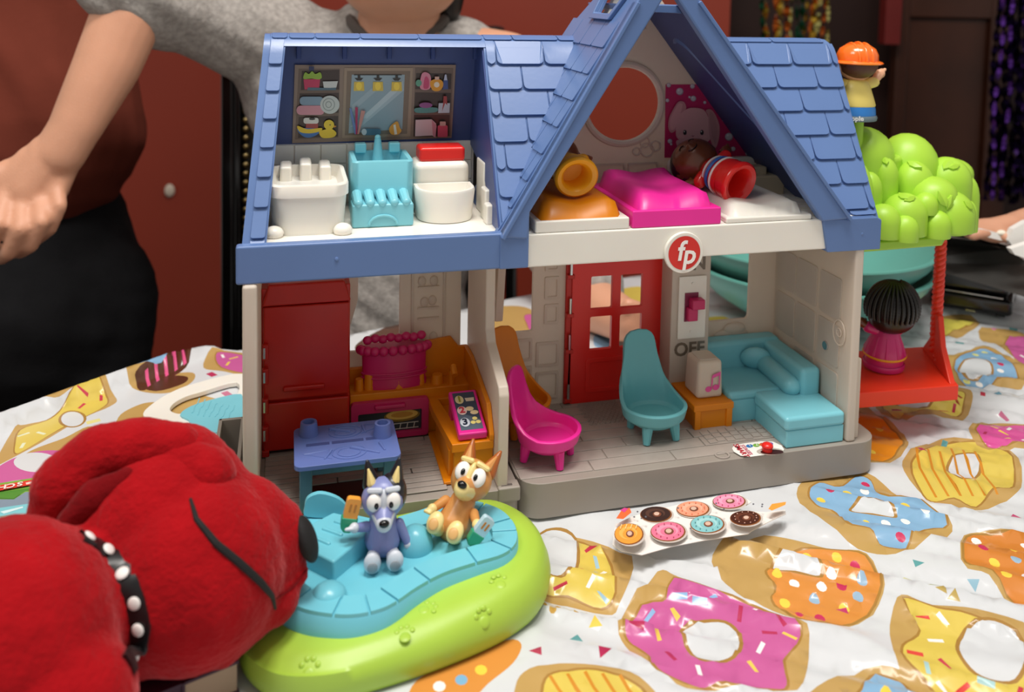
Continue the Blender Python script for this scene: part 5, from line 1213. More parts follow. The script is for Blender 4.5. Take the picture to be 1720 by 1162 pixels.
# raised paw marks on the green slope
for u, v in ((720, 1020), (680, 1062), (812, 1035), (520, 1120), (838, 975)):
    c = at(u, v, 2, 1.9); pads = [(0, -.28, .3), (-.38, .12, .15), (-.12, .35, .15), (.18, .33, .15), (.4, .08, .15)]
    bm = bmesh.new()
    d = V((c.x-9, c.y+6.2, 0)).normalized(); tt = V((-d.y, d.x, 0)); upv = V((-d.x*.6, -d.y*.6, .8))
    hit, loc_, nrm_, _i = bpy.data.objects['green_base'].ray_cast((C-V((9, -6, 0)))*S, ray(u, v).normalized())
    if not hit: bm.free(); continue
    base_ = loc_/S; uu = nrm_.cross(V((0, 0, 1))).normalized(); vv = nrm_.cross(uu)
    for x_, y_, r_ in pads:
        p_ = base_+uu*x_-vv*y_; ell(bm, p_, (r_, r_, .06), nrm_.to_track_quat('Z', 'Y').to_euler(), 12, 6)
    obj('paw_mark', bm, LIMG, PS)
# ================================================================== TOY PUPPIES (plain seated puppies)
def puppy(name, label, loc, rot, body, dark, pale, s=1.0, ear_in=None, arm=None):
    t = thing(name, label, 'toy dog', loc, rot)
    g = lambda n, f_, m, v=.07: blob(n, f_, m, t, vox=v, smooth=4)
    g('body', lambda b: (cap(b, (0, .1, .9), (0, .15, 2.0), .95, .72), ell(b, (0, .3, .8), (1.0, .85, .8))), body)
    g('head', lambda b: (ell(b, (0, 0, 3.2), (1.15, .95, 1.1), n=20, m=14), cap(b, (0, -.3, 2.85), (0, -1.15, 2.6), .72, .46)), body)
    g('muzzle', lambda b: (cap(b, (0, -.55, 2.68), (0, -1.3, 2.54), .66, .44), ell(b, (0, -.72, 3.35), (.22, .32, .75))), pale)
    obj('nose', E((0, -1.68, 2.75), (.27, .2, .2)), EYEB, t)
    if arm == 'a': g('dark_patch', lambda b: (ell(b, (.45, .22, 3.3), (.82, .92, 1.08), n=18, m=12),), dark)
    for sx in (-1, 1):
        g('ear', lambda b: (cap(b, (sx*.62, .3, 3.9), (sx*.85, .32, 5.1), .5, .12)), dark)
        obj('ear_inside', (lambda b: (cap(b, (sx*.62, -.06, 4.1), (sx*.78, .12, 4.75), .26, .07, 8), b)[1])(bmesh.new()), ear_in or pale, t)
        obj('eye', E((sx*.47, -.76, 3.4), (.42, .3, .5)), mat('eye_white', 'f2f0ec', rough=.2), t)
        obj('pupil', E((sx*.38, -1.04, 3.36), (.12, .07, .18)), EYEB, t)
        obj('brow', (lambda b: (cap(b, (sx*.2, -.78, 4.05), (sx*.72, -.62, 4.0), .15, .15, 8), b)[1])(bmesh.new()), pale, t)
        g('foot', lambda b: (cap(b, (sx*.5, -.5, .35), (sx*.58, -1.35, .42), .36, .4), ell(b, (sx*.58, -1.5, .58), (.46, .3, .58))), pale)
        obj('foot_pad', E((sx*.58, -1.78, .48), (.27, .08, .3)), mat('pad_grey', '8c949c') if arm == 'a' else mat('pad_tan', 'd8a868'), t)
    hands = {'a': (((-.85, -.1, 1.75), (-1.5, -.45, 1.95)), ((.85, 0, 1.7), (1.35, -.15, .55))), 'b': (((-.85, -.1, 1.75), (-1.2, -.7, 1.1)), ((.85, -.1, 1.75), (1.35, -.75, 1.35)))}[arm]
    for p, q_ in hands:
        g('arm', lambda b: cap(b, p, q_, .28, .22), body)
        def hnd(b):
            ell(b, q_, (.28, .26, .28)); qq = V(q_); d = (qq-V(p)).normalized()
            for o_ in (-.14, 0, .14): cap(b, qq, qq+d*.32+V((o_, -.05, -.02)), .12, .11, 8)
        g('paw', hnd, pale, .06)
    g('tail', lambda b: cap(b, (0, .9, .5), (.2, 1.3, 1.2), .3, .18), dark)
    t.scale = (s, s, s); return t
PB = mat('blue_grey_vinyl', '8088bc', rough=.35); PDK = mat('charcoal_vinyl', '191a20', rough=.32); PW = mat('pale_grey_vinyl', 'ccd2dc', rough=.35)
PT = mat('tan_vinyl', 'cf9150', rough=.35); PRU = mat('rust_vinyl', 'a85a20', rough=.35); PCR = mat('cream_vinyl', 'ecd58e', rough=.35)
q = at(638, 950, 2, 2.85)
puppy('toy_puppy', 'blue-grey seated toy puppy with black ears in the middle of the pool', (q.x+.25, q.y+.9, 2.86), (0, 0, R(-4)), PB, PDK, PW, 1.06, PCR, 'a')
q = at(748, 922, 2, 2.7)
puppy('toy_puppy', 'tan and cream toy puppy leaning back in the round end of the pool', (q.x+.15, q.y+.7, 2.75), (R(-36), R(14), R(-34)), PT, PRU, PCR, 1.1, PT, 'b')
GRNV = mat('green_wrapper_vinyl', '2a9a72', rough=.35)
def pop(label, c, m, tilt, sc_=1):
    t = thing('toy_ice_lolly', label, 'toy ice lolly', c, (0, tilt, 0), group='toy ice lollies held by the puppies')
    obj('ice', PL(rrect(-.42, .3, .42, 1.55, .18), XZ, -.2, .2), m, t, bevel=.1)
    for x_ in (-.14, .14): obj('groove', PL(rrect(x_-.06, .75, x_+.06, 1.25, .05), XZ, -.23, -.18), mat('lolly_groove', 'c07a28' if 'orange' in label else '9fb4c0'), t)
    obj('wrapper', PL([(-.5, .38), (.5, .38), (.42, -.25), (.2, -.5), (-.2, -.5), (-.42, -.25)], XZ, -.25, .25), GRNV, t, bevel=.08)
    t.scale = (sc_,)*3
pop('orange toy ice lolly with green wrapper held by the blue-grey puppy', at(585, 878, 1, -5.9), mat('orange_lolly', 'f2a23c', rough=.35), R(14), .95)
pop('pale blue toy ice lolly with green wrapper held by the tan puppy', at(797, 903, 1, -6.6), mat('pale_blue_lolly', 'b8d8e4', rough=.3), R(40), .9)
# ================================================================== RED PLUSH DOG
PL1 = mat('red_plush', '9a0c14', rough=.95, spec=.1, bump=.9, bscale=420, var=.14, vscale=45, sheen=.9); PL2 = mat('shaded_red_plush', '6e080e', rough=.95, spec=.1, bump=.8, bscale=420, var=.12, vscale=45, sheen=.6)  # second red is the same plush with shade put into its colour
FELT = mat('black_felt', '0e0c0d', rough=.8, bump=.4, bscale=500)
PD = thing('plush_dog', 'big red plush dog with a black white-dotted collar lying in the front left corner', 'plush toy', P(250, 1080, 44))
PDl = PD.location/S
fz = lambda p: .05*noise.noise(p*2.3)+.03*noise.noise(p*7)
def surf(o, u, v, lift=0):
    org = (C-PDl)*S; hit, l, n, i = o.ray_cast(org, ray(u, v).normalized())
    return (l/S+n*lift, n) if hit else None
def plush_body(b):
    c_ = lambda u, v, d, r: ell(b, P(u, v, d), r, n=20, m=14)
    k = lambda a, c, r0, r1: cap(b, P(*a), P(*c), r0, r1, 20)
    c_(275, 880, 46, 4.3); c_(322, 955, 44.8, 4.6); c_(290, 985, 44.5, 3.8); k((300, 800, 46.5), (330, 830, 46.5), 2.6, 2.6); k((215, 850, 46.5), (260, 940, 45.5), 3.3, 4.6)
    k((375, 893, 46.5), (446, 930, 46.8), 3.0, 2.1); c_(402, 892, 46.5, 2.7); c_(444, 903, 46.8, 2.15); k((380, 1010, 45.0), (450, 1000, 46.0), 2.9, 1.6); k((462, 985, 46.2), (500, 964, 46.6), 1.3, .6)
    k((150, 1030, 42.5), (250, 1000, 44.5), 3.4, 3.5)
    k((10, 1075, 39.5), (110, 1050, 42), 5.0, 4.1); k((-80, 1190, 37), (120, 1180, 37.5), 3.2, 2.6); c_(10, 1010, 41, 3.6); k((-250, 1200, 36), (0, 1090, 39), 6, 5)
pb = blob('body', lambda b: plush_body(b), PL1, PD, vox=.22, smooth=7, disp=fz, loc=None)
pb.data.transform(Matrix.Translation(-PDl*S))
def at_pd(o): o.data.transform(Matrix.Translation(-PDl*S)); return o
def earf(b):
    pts = [(300, 748, 46, 1.1), (235, 748, 45.6, 1.4), (165, 765, 45.2, 1.5), (110, 815, 44.5, 1.6), (85, 868, 44, 1.15)]
    for a, c in zip(pts, pts[1:]): cap(b, P(*a[:3]), P(*c[:3]), a[3], c[3], 16)
at_pd(blob('ear', earf, PL1, PD, vox=.2, smooth=6, disp=fz))
def eari(b):
    pts = [(215, 800, 44.0, .5), (160, 835, 43.6, .9), (120, 875, 43.2, .7)]
    for a, c in zip(pts, pts[1:]): cap(b, P(*a[:3]), P(*c[:3]), a[3], c[3], 12)
at_pd(blob('ear_inside', eari, PL2, PD, vox=.2, smooth=6, disp=fz))  # darker red stands in for shade in the ear's hollow
at_pd(blob('brow', lambda b: (cap(b, P(285, 768, 45.8), P(345, 800, 45.6), 1.25, 1.5), ), PL1, PD, vox=.2, smooth=6, disp=fz))
at_pd(obj('nose', (lambda b: (ell(b, P(515, 905, 46.9), (.5, 1.0, 1.25), Euler((0, R(-18), 0)), 24, 14), b)[1])(bmesh.new()), FELT, PD))
def seam(name, pts, r, m, lift=.02):
    q = [surf(pb, u, v, lift) for u, v in pts]; q = [x[0] for x in q if x]
    if len(q) > 2:
        bm = bmesh.new(); n_ = len(q); tube(bm, q, [r*(.35+.65*sin(pi*min(1, (i+.6)/n_))) for i in range(n_)], 8); obj(name, bm, m, PD)
def poly2(pts, k=8):
    out = []
    for a, b in zip(pts, pts[1:]): out += [(a[0]+(b[0]-a[0])*i/k, a[1]+(b[1]-a[1])*i/k) for i in range(k)]
    return out+[pts[-1]]
seam('mouth_seam', poly2([(320, 838), (330, 872), (362, 912), (402, 945), (438, 978), (456, 1000), (462, 1022)]), .19, FELT)
seam('lip_crease', poly2([(464, 1005), (490, 985), (514, 958)]), .08, PL2)  # crease shade painted as a thin darker red line
# collar : a band lying on the neck with white dots
cpts = poly2([(136, 900), (160, 912), (186, 935), (210, 970), (228, 1010), (237, 1050), (232, 1085), (214, 1118)], 5)
cs = [surf(pb, u, v, .06) for u, v in cpts]; cs = [x for x in cs if x]
bm = bmesh.new(); prev = None
for i, (p, n) in enumerate(cs):
    d = (cs[min(i+1, len(cs)-1)][0]-cs[max(i-1, 0)][0]).normalized(); sd = n.cross(d).normalized()
    row = [bm.verts.new(p+sd*.46-n*.25), bm.verts.new(p+sd*.46+n*.06), bm.verts.new(p+n*.12), bm.verts.new(p-sd*.46+n*.06), bm.verts.new(p-sd*.46-n*.25)]
    if prev:
        for k in range(4): bm.faces.new((prev[k], prev[k+1], row[k+1], row[k]))
    prev = row
obj('collar', bm, mat('black_satin', '121214', rough=.35, sheen=.3), PD, angle=60)
for u, v in ((146, 906), (178, 927), (207, 966), (229, 1010), (236, 1054), (222, 1100)):
    q = surf(pb, u, v, .2)
    if q: obj('collar_dot', E(q[0], (.3, .3, .1), q[1].to_track_quat('Z', 'Y').to_euler(), 14, 8), mat('white_dot', 'e8e4e0', rough=.5), PD)
# ================================================================== THINGS ON THE TABLE
# printed box under the plush dog
PBX = thing('picture_box', 'flat printed box with a green and blue picture under the plush ear', 'box', at(60, 900, 2, 0))
bu = (at(90, 800, 2, 1.4)-at(0, 815, 2, 1.4)).normalized(); bv = V((0, 0, 1)).cross(bu).normalized(); bo = at(0, 815, 2, 1.4)
bo.z = 0; bv = -bv
L0 = PBX.location/S
def bxy(a, b, z): return bo+bu*a+bv*b+V((0, 0, z))-L0
bm = bmesh.new(); vs = [bm.verts.new(bxy(a, b, z)) for z in (.02, 1.4) for a, b in ((-9, 0), (8.2, 0), (8.2, 13), (-9, 13))]
for f in ((3, 2, 1, 0), (4, 5, 6, 7), (0, 1, 5, 4), (1, 2, 6, 5), (2, 3, 7, 6), (3, 0, 4, 7)): bm.faces.new([vs[i] for i in f])
obj('carton', bm, ink('5e8a3a'), PBX, bevel=.05)
bpl = Pl(bxy(0, 0, 1.4), bu, -bv)
TB = (0, 790, 8.938)
def bpx(pts):
    out = []
    for x, y in pts:
        p = at(x/TB[2]+TB[0], y/TB[2]+TB[1], 2, 1.4)-L0-bpl.o; out.append((p.dot(bpl.u), p.dot(bpl.v)))
    return out
decal('box_print', PBX, bpl, [('7aa844', bpx([(-900, 330), (720, 80), (680, 180), (600, 330), (-900, 520)])), ('4f8a35', bpx([(-900, 470), (0, 330), (540, 255), (500, 300), (380, 310), (200, 430), (0, 420), (-900, 560)])), ('7f90a0', bpx([(0, 440), (210, 440), (380, 330), (560, 320), (620, 480), (-900, 700), (-900, 560)])),
      ('7cc3cc', bpx([(-900, 700), (620, 480), (700, 760), (-900, 1000)])), ('cfe6e8', bpx([(0, 630), (340, 550), (350, 570), (60, 660)])), ('e4efec', bpx([(290, 670), (360, 660), (370, 750), (300, 720)])), ('8f9d88', bpx([(0, 700), (180, 680), (200, 710), (40, 760)])), ('dff0f0', bpx([(150, 770), (210, 755), (220, 790), (160, 800)])),
      ('b9b48c', bpx([(-900, 1000), (700, 760), (760, 1100), (-900, 1500)])), ('efe6b4', bpx([(130, 920), (400, 860), (400, 910), (135, 980)])), ('e8d070', bpx([(190, 985), (250, 970), (260, 1030), (200, 1040)])), ('e8d070', bpx([(280, 965), (320, 955), (330, 1005), (285, 1010)])), ('e8d070', bpx([(415, 940), (470, 930), (470, 965), (420, 975)])),
      ('d83a2e', bpx([(-900, 400), (570, 155), (570, 225), (-900, 500)])), ('e8c9c0', bpx([(385, 215), (525, 185), (530, 215), (395, 245)]))], px=False, gap=.01)
for ch, (x, y) in (('S', (300, 242)), ('C', (165, 268)), ('H', (30, 292))):
    q = bpx([(x, y)])[0]; text('lettering', ch, PBX, pmat(bpl, q[0], q[1], .2 if bpl.n.z > 0 else -.2, 182), .75, ink('f0dcd4'), .005, .02)
# dark book under the muzzle
BK = thing('dark_book', 'dark purple book with beige page edges under the red plush dog', 'book', at(320, 1150, 2, 0))
L0 = BK.location/S; A = at(305, 1147, 2, 1.7); Bq = at(402, 1108, 2, 1.7); du = (Bq-A).normalized(); dv = V((0, 0, 1)).cross(du)
def bk_box(a0, a1, b0, b1, z0, z1):
    bm = bmesh.new(); vs = [bm.verts.new(A+du*a+dv*b+V((0, 0, z-1.7))-L0) for z in (z0, z1) for a, b in ((a0, b0), (a1, b0), (a1, b1), (a0, b1))]
    for f in ((3, 2, 1, 0), (4, 5, 6, 7), (0, 1, 5, 4), (1, 2, 6, 5), (2, 3, 7, 6), (3, 0, 4, 7)): bm.faces.new([vs[i] for i in f])
    return bm
cvr = mat('dark_purple_cover', '3c1c30', rough=.5, var=.2)
obj('cover', bk_box(-6, 2.7, -.05, 7, 1.55, 1.7), cvr, BK, bevel=.03); obj('cover', bk_box(-6, 2.7, -.05, 7, .02, .16), cvr, BK, bevel=.03); obj('spine', bk_box(-.0, .15, -.1, 7, .02, 1.7), cvr, BK, bevel=.03)
obj('page_block', bk_box(.1, 2.6, .02, 6.9, .15, 1.56), mat('beige_pages', 'b29a80', rough=.8), BK); obj('page_block', bk_box(-5.9, .0, .02, 6.9, .15, 1.56), cvr, BK)
# white plastic walkway with a teal splash beside the house
WK = thing('white_path_piece', 'white plastic path piece with a loop and teal water patch left of the house', 'toy part', at(330, 700, 2, 0))
L0 = WK.location/S; ty = lambda p: tuple((at(p[0]/TL[2]+TL[0], p[1]/TL[2]+TL[1], 2, .45)-L0)[:2])
outer = [ty(p) for p in catmull([(735, 410), (770, 370), (860, 310), (1000, 255), (1250, 205), (1250, 330), (1250, 480), (1150, 480), (1130, 620), (1125, 800), (1000, 760), (850, 600), (640, 480), (745, 452)], 4)]
holep = [ty(p) for p in catmull([(876, 395), (890, 360), (950, 325), (1030, 300), (1215, 250), (1210, 320), (1120, 345), (1020, 365), (935, 410)], 4)]
obj('path_plate', PL(outer, XY, .05, .45, [holep]), WSOLID, WK, bevel=.05)
obj('water_patch', PL([ty(p) for p in catmull([(925, 425), (975, 385), (1080, 350), (1240, 320), (1250, 400), (1240, 490), (1150, 495), (1130, 512), (1070, 520), (1060, 500), (1015, 498), (1010, 478), (975, 470), (970, 452)], 3)], XY, .4, .62), AQUA, WK, bevel=.06)
for k in range(7):
    bm = bmesh.new(); pts = []
    for j in range(9): x_, y_ = 985+k*30+j*5, 420+k*6-j*9+6*sin(j*1.3+k); q = ty((x_, y_)); pts.append((q[0], q[1], .63))
    tube(bm, pts, .05, 5); obj('ripple', bm, AQUA, WK)
# torn paper sheet with doughnut stickers
PS8 = (990, 820, 4.649)
PP = thing('paper_sheet', 'torn white sticker sheet printed with glazed doughnuts in front of the house base', 'paper', at(1150, 890, 2, 0))
L0 = PP.location/S; ppl = Pl(at(1150, 890, 2, .75)-L0, (1, 0, 0), (0, 1, .05))
def q8(p):
    u, v = p[0]/PS8[2]+PS8[0], p[1]/PS8[2]+PS8[1]; d = ray(u, v); o_ = ppl.o+L0; t = (o_-C).dot(ppl.n)/d.dot(ppl.n); w_ = C+d*t-L0-ppl.o; return (w_.dot(ppl.u), w_.dot(ppl.v))
sheet_px = [(195, 330), (205, 280), (330, 220), (470, 180), (680, 130), (900, 85), (1140, 35), (1180, 52), (1265, 105), (1230, 130), (1040, 175), (1200, 175), (1380, 185), (1530, 168), (1535, 200), (1420, 250), (1270, 330), (1240, 355), (900, 405), (640, 455), (410, 520), (250, 490), (180, 440)]
bm = bmesh.new(); loc_ = [q8(p) for p in sheet_px]
plate(bm, loc_, [], lambda a, b, c: ppl.o+ppl.u*a+ppl.v*b+ppl.n*c, -.04, 0)
obj('sheet', bm, ink('f0ede8'), PP)
dl = []
def dn8(cx, cy, rx, ry, c, hi, extra=None):
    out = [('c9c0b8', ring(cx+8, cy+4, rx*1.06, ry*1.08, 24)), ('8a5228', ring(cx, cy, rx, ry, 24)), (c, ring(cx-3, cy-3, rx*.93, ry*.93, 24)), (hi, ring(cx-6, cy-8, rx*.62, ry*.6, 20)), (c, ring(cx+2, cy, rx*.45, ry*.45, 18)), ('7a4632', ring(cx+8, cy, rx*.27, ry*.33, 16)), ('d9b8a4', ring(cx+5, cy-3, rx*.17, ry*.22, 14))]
    if extra:
        rr_ = random.Random(int(cx))
        for k in range(12): a = k*.55; out.append((extra, ring(cx+rx*.7*cos(a), cy+ry*.7*sin(a), 5, 5, 6)))
    return out
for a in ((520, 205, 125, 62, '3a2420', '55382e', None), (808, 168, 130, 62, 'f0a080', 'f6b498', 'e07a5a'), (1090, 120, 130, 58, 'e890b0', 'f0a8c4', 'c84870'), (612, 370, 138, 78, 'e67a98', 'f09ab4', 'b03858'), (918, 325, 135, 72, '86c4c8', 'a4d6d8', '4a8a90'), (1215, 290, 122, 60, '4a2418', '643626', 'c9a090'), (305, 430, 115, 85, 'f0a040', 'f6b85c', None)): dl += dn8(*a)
dl += [('e6703e', [(205, 310), (250, 240), (310, 225), (325, 262), (260, 315)]), ('d84a90', [(235, 245), (270, 225), (300, 232), (270, 262)]), ('f0a040', [(1392, 235), (1420, 195), (1530, 178), (1525, 202), (1420, 248)])]
for x, y in ((372, 258), (346, 300), (402, 312), (436, 300), (688, 232), (985, 195), (1045, 242), (1275, 202), (1345, 205), (1342, 222), (785, 398)): dl.append(('6a6a72', ring(x, y, 8, 7, 8)))
for x in (-60, -20, 20, 60): dl.append(('fbe0a0', [(305+x, 365), (311+x, 365), (300+x, 400), (294+x, 400)]))
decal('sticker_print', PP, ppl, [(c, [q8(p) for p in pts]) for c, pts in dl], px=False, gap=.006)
# teal bowls
TBW = mat('teal_ceramic', '5fa398', rough=.35, var=.03)
def bowl(label, c, r, h, tilt):
    t = thing('serving_bowl', label, 'bowl', c, tilt)
    bm = bmesh.new(); lathe(bm, [(0, 0), (r*.45, 0), (r*.5, .2), (r*.8, h*.45), (r*.97, h*.8), (r*1.0, h), (r*1.035, h+.1), (r*.99, h+.15), (r*.93, h*.8), (r*.75, h*.45), (r*.45, .5), (0, .45)], n=64); obj('bowl_body', bm, TBW, t, angle=60)
    bm = bmesh.new(); tube(bm, [(r*1.02*cos(2*pi*k/64), r*1.02*sin(2*pi*k/64), h+.08) for k in range(64)], .22, 8, closed=True); obj('rim', bm, TBW, t)
bc = at(1352, 500, 1, 31)
bowl('wide teal bowl at the bottom of the stack behind the house', (bc.x, 31, .1), 13.0, 6.2, (0, 0, 0))
bowl('wide teal bowl nested on top of the stack behind the house', (bc.x, 31, 2.1), 13.2, 6.6, (0, 0, 0))
# glossy black case
GB2 = mat('gloss_black_plastic', '0b0b0c', rough=.12, coat=.5)
a_, b_ = at(1560, 512, 2, 0), at(1700, 536, 2, 0); BC = thing('black_case', 'glossy black case with a thin silver seam under the open book', 'case', a_)
du = (b_-a_).normalized(); dv = V((0, 0, 1)).cross(du)
def cb(a0, a1, b0, b1, z0, z1):
    bm = bmesh.new(); vs = [bm.verts.new(du*a+dv*b+V((0, 0, z))) for z in (z0, z1) for a, b in ((a0, b0), (a1, b0), (a1, b1), (a0, b1))]
    for f in ((3, 2, 1, 0), (4, 5, 6, 7), (0, 1, 5, 4), (1, 2, 6, 5), (2, 3, 7, 6), (3, 0, 4, 7)): bm.faces.new([vs[i] for i in f])
    return bm
cw = (b_-a_).length
obj('case_base', cb(0, cw, 0, 14, .1, 2.0), GB2, BC, bevel=.5, seg=3); obj('case_lid', cb(.3, cw-.3, .3, 14, 2.1, 4.6), GB2, BC, bevel=.8, seg=3); obj('silver_seam', cb(.15, cw-1.0, .12, 13.8, 2.0, 2.14), STEEL, BC, bevel=.03)
for x_ in (cw*.45, cw*.8): obj('rubber_foot', cb(x_, x_+1, .3, 1.3, -.05, .2), STEEL if x_ < cw*.6 else GB2, BC)
# open book lying on the case
OB = thing('open_book', 'open notebook with a dark grey cover and white pages lying on the black case', 'book', P(1620, 420, 96)); L0 = OB.location/S
def px_plate(pts, dfn, th, m, name, root, L0, bev=.05):
    bm = bmesh.new(); f_ = [P(u, v, dfn(u, v))-L0 for u, v in pts]
    fr = [bm.verts.new(p) for p in f_]; bk = [bm.verts.new(p+FW*th+V((0, 0, 0))) for p in f_]
    tr_ = tessellate_polygon([[V((u, v, 0)) for u, v in pts]])
    for t in tr_: bm.faces.new([fr[i] for i in t]); bm.faces.new([bk[i] for i in reversed(t)])
    for i in range(len(pts)): bm.faces.new((fr[i-1], fr[i], bk[i], bk[i-1]))
    return obj(name, bm, m, root)
dk = lambda u, v: 97+(470-v)*.09+max(0, 1620-u)*.07
px_plate([(1430, 425), (1440, 400), (1530, 390), (1590, 397), (1640, 403), (1690, 418), (1735, 445), (1800, 490), (1790, 520), (1700, 492), (1600, 462), (1500, 440)], dk, .4, mat('dark_grey_cover', '3b3a38', rough=.45, bump=.3, bscale=80), 'cover', OB, L0)
wpg = mat('white_paper', 'e9e7e2', rough=.7)
px_plate([(1500, 392), (1592, 386), (1640, 391), (1690, 408), (1722, 428), (1720, 436), (1685, 418), (1640, 404), (1590, 398), (1500, 398)], dk, 6, wpg, 'page_block', OB, L0)
px_plate([(1600, 380), (1650, 384), (1700, 398), (1718, 412), (1716, 418), (1690, 406), (1640, 394), (1600, 389)], lambda u, v: 97, 8, wpg, 'page_block', OB, L0)
px_plate([(1694, 404), (1702, 385), (1725, 372), (1760, 368), (1760, 398), (1725, 404), (1700, 412)], lambda u, v: 96, 1, wpg, 'page', OB, L0)
px_plate([(1698, 418), (1730, 408), (1790, 402), (1790, 430), (1740, 440), (1705, 428)], lambda u, v: 94, 1, wpg, 'page', OB, L0)
px_plate([(1592, 392), (1640, 396), (1690, 412), (1716, 430), (1712, 432), (1680, 416), (1630, 402), (1592, 396)], lambda u, v: 93.9+(470-v)*.09, .3, DARK, 'page_gap', OB, L0)
# ================================================================== PEOPLE
def finger(b, pts, r=.75, r1=None):
    for i in range(len(pts)-1): cap(b, pts[i], pts[i+1], r*(1-.08*i), r*(1-.08*(i+1)), 12)
def person(label, at_, fn_body, vox=.3):
    t = thing('person', label, 'person', at_); o = blob('body', fn_body, SKIN, t, vox=vox, smooth=4); o.data.transform(Matrix.Translation(-t.location)); return t
def cloth_part(name, t, fn, m, vox=.5, disp=None, sm=6):
    o = blob(name, fn, m, t, vox=vox, smooth=sm, disp=disp); o.data.transform(Matrix.Translation(-t.location)); return o
GSH = mat('heather_grey_jersey', 'a39e99', rough=.9, spec=.15, bump=.8, bscale=260, var=.22, vscale=160); RUST = mat('rust_jersey', '6e3428', rough=.92, spec=.1, bump=.4, bscale=150, var=.12, vscale=8)
BTR = mat('black_denim', '1c1c1e', rough=.9, spec=.12, bump=.5, bscale=260, var=.15, vscale=30); HAIR = mat('black_hair', '140f0d', rough=.4, bump=.8, bscale=300)
def folds(amp, sx, ang):
    def f(p): u = p.x*cos(ang)+p.z*sin(ang); w_ = -p.x*sin(ang)+p.z*cos(ang); return amp*noise.noise(V((u*sx, w_*sx*.18, p.y*.05)))+amp*.5*noise.noise(V((u*sx*2.1, w_*sx*.3, 5)))
    return f
def body1(b):
    k = lambda a, c, r0, r1: cap(b, P(*a), P(*c), r0, r1, 18)
    ell(b, P(668, -95, 105), (7.4, 8.6, 9.4), n=24, m=16); ell(b, P(672, -32, 103.5), (6.9, 5.4, 4.9), n=24, m=14); k((672, 0, 106), (668, 110, 110), 4.7, 5.2)
    ell(b, P(690, -110, 97.2), (1.2, 1.4, 1.3)); ell(b, P(740, -110, 102.5), (.9, 1.4, 1.9)); ell(b, P(565, -110, 106), (.9, 1.4, 1.9))
    ell(b, P(650, -62, 97.8), (1.8, .6, .55))
    k((668, 130, 112), (650, 520, 115), 8, 7.5); k((490, 80, 110), (668, 90, 112), 4.2, 5); k((850, 110, 110), (668, 90, 112), 4.2, 5)
    k((480, 70, 109), (300, 5, 100), 3.6, 3.6); k((300, 5, 100), (222, 8, 95.5), 3.6, 3.6); k((222, 8, 95.5), (180, 110, 94), 3.6, 3.3); k((180, 110, 94), (126, 215, 92), 3.3, 2.55); k((126, 215, 92), (100, 258, 91.5), 2.5, 2.5)
    # left hand : palm, five fingers curled downwards
    hp_ = [P(85, 262, 91.5), P(48, 318, 90.5)]
    cap(b, hp_[0], hp_[1], 2.4, 2.2, 16); cap(b, P(108, 266, 92), P(88, 322, 91), 1.7, 1.5); cap(b, P(55, 270, 91), P(12, 312, 90), 1.7, 1.5)
    finger(b, [P(92, 298, 91.2), P(100, 345, 89.6), P(84, 384, 89.8), P(60, 404, 91.5)], .84)
    finger(b, [P(66, 318, 90.6), P(70, 372, 88.3), P(52, 412, 88.8), P(34, 424, 91)], .9)
    finger(b, [P(38, 322, 90), P(34, 384, 87.6), P(16, 424, 88.3), P(2, 434, 91)], .92)
    finger(b, [P(10, 316, 89.5), P(-2, 376, 87.2), P(-18, 410, 88)], .86)
    finger(b, [P(20, 280, 90.5), P(-25, 300, 88.8), P(-45, 345, 88.8)], 1.0)
    # right arm resting on the table behind the house
    k((850, 110, 110), (965, 460, 101), 4.0, 3.2); k((965, 460, 101), (1000, 512, 95), 3.1, 2.9); k((1000, 512, 95), (1045, 536, 90), 2.8, 2.2); k((1045, 536, 90), (1062, 538, 88.5), 2.2, 2.0)
    for i in range(4): finger(b, [P(1058, 520+i*12, 88), P(1071, 524+i*11, 87), P(1076, 530+i*9, 88)], .7)
    finger(b, [P(1048, 525, 87.5), P(1056, 512, 87), P(1068, 514, 87.2)], .75)
    k((600, 680, 113), (560, 830, 92), 5.5, 5.2); k((720, 680, 113), (760, 830, 92), 5.5, 5.2); k((560, 800, 90), (560, 1250, 92), 5.2, 3.8); k((760, 800, 90), (760, 1250, 92), 5.2, 3.8)
ch = person('child in a heather grey T-shirt leaning over behind the toy house', P(650, 700, 110), body1)
def shirt1(b):
    k = lambda a, c, r0, r1: cap(b, P(*a), P(*c), r0, r1, 22)
    k((650, 170, 113), (640, 575, 115), 10.3, 10.8); k((520, 100, 111), (780, 110, 112), 6.2, 6.2); k((470, 75, 109.5), (300, 15, 100), 6.4, 4.7); k((300, 15, 100), (238, -4, 96.8), 5.1, 5.3); k((238, -4, 96.8), (205, -26, 95), 5.2, 4.6); k((480, 110, 110), (560, 240, 110), 6.5, 8)
    k((850, 130, 110), (955, 430, 102), 5.2, 4.6); k((955, 430, 102), (992, 478, 97.5), 4.4, 3.9); k((600, 60, 110), (585, 90, 111), 4.0, 5)
cloth_part('shirt', ch, shirt1, GSH, .45, folds(.75, .32, .9), 7)
bm = bmesh.new(); cc = P(668, 42, 108.6); tube(bm, [cc+U2*(5.6*cos(a))+N2*(4.8*sin(a))+V((0, 0, .9*cos(2*a)+.8*sin(a))) for a in [2*pi*k/36 for k in range(36)]], .75, 8, closed=True)
bmesh.ops.translate(bm, vec=-ch.location/S, verts=bm.verts); obj('collar', bm, mat('dark_grey_rib', '57504c', rough=.9), ch)
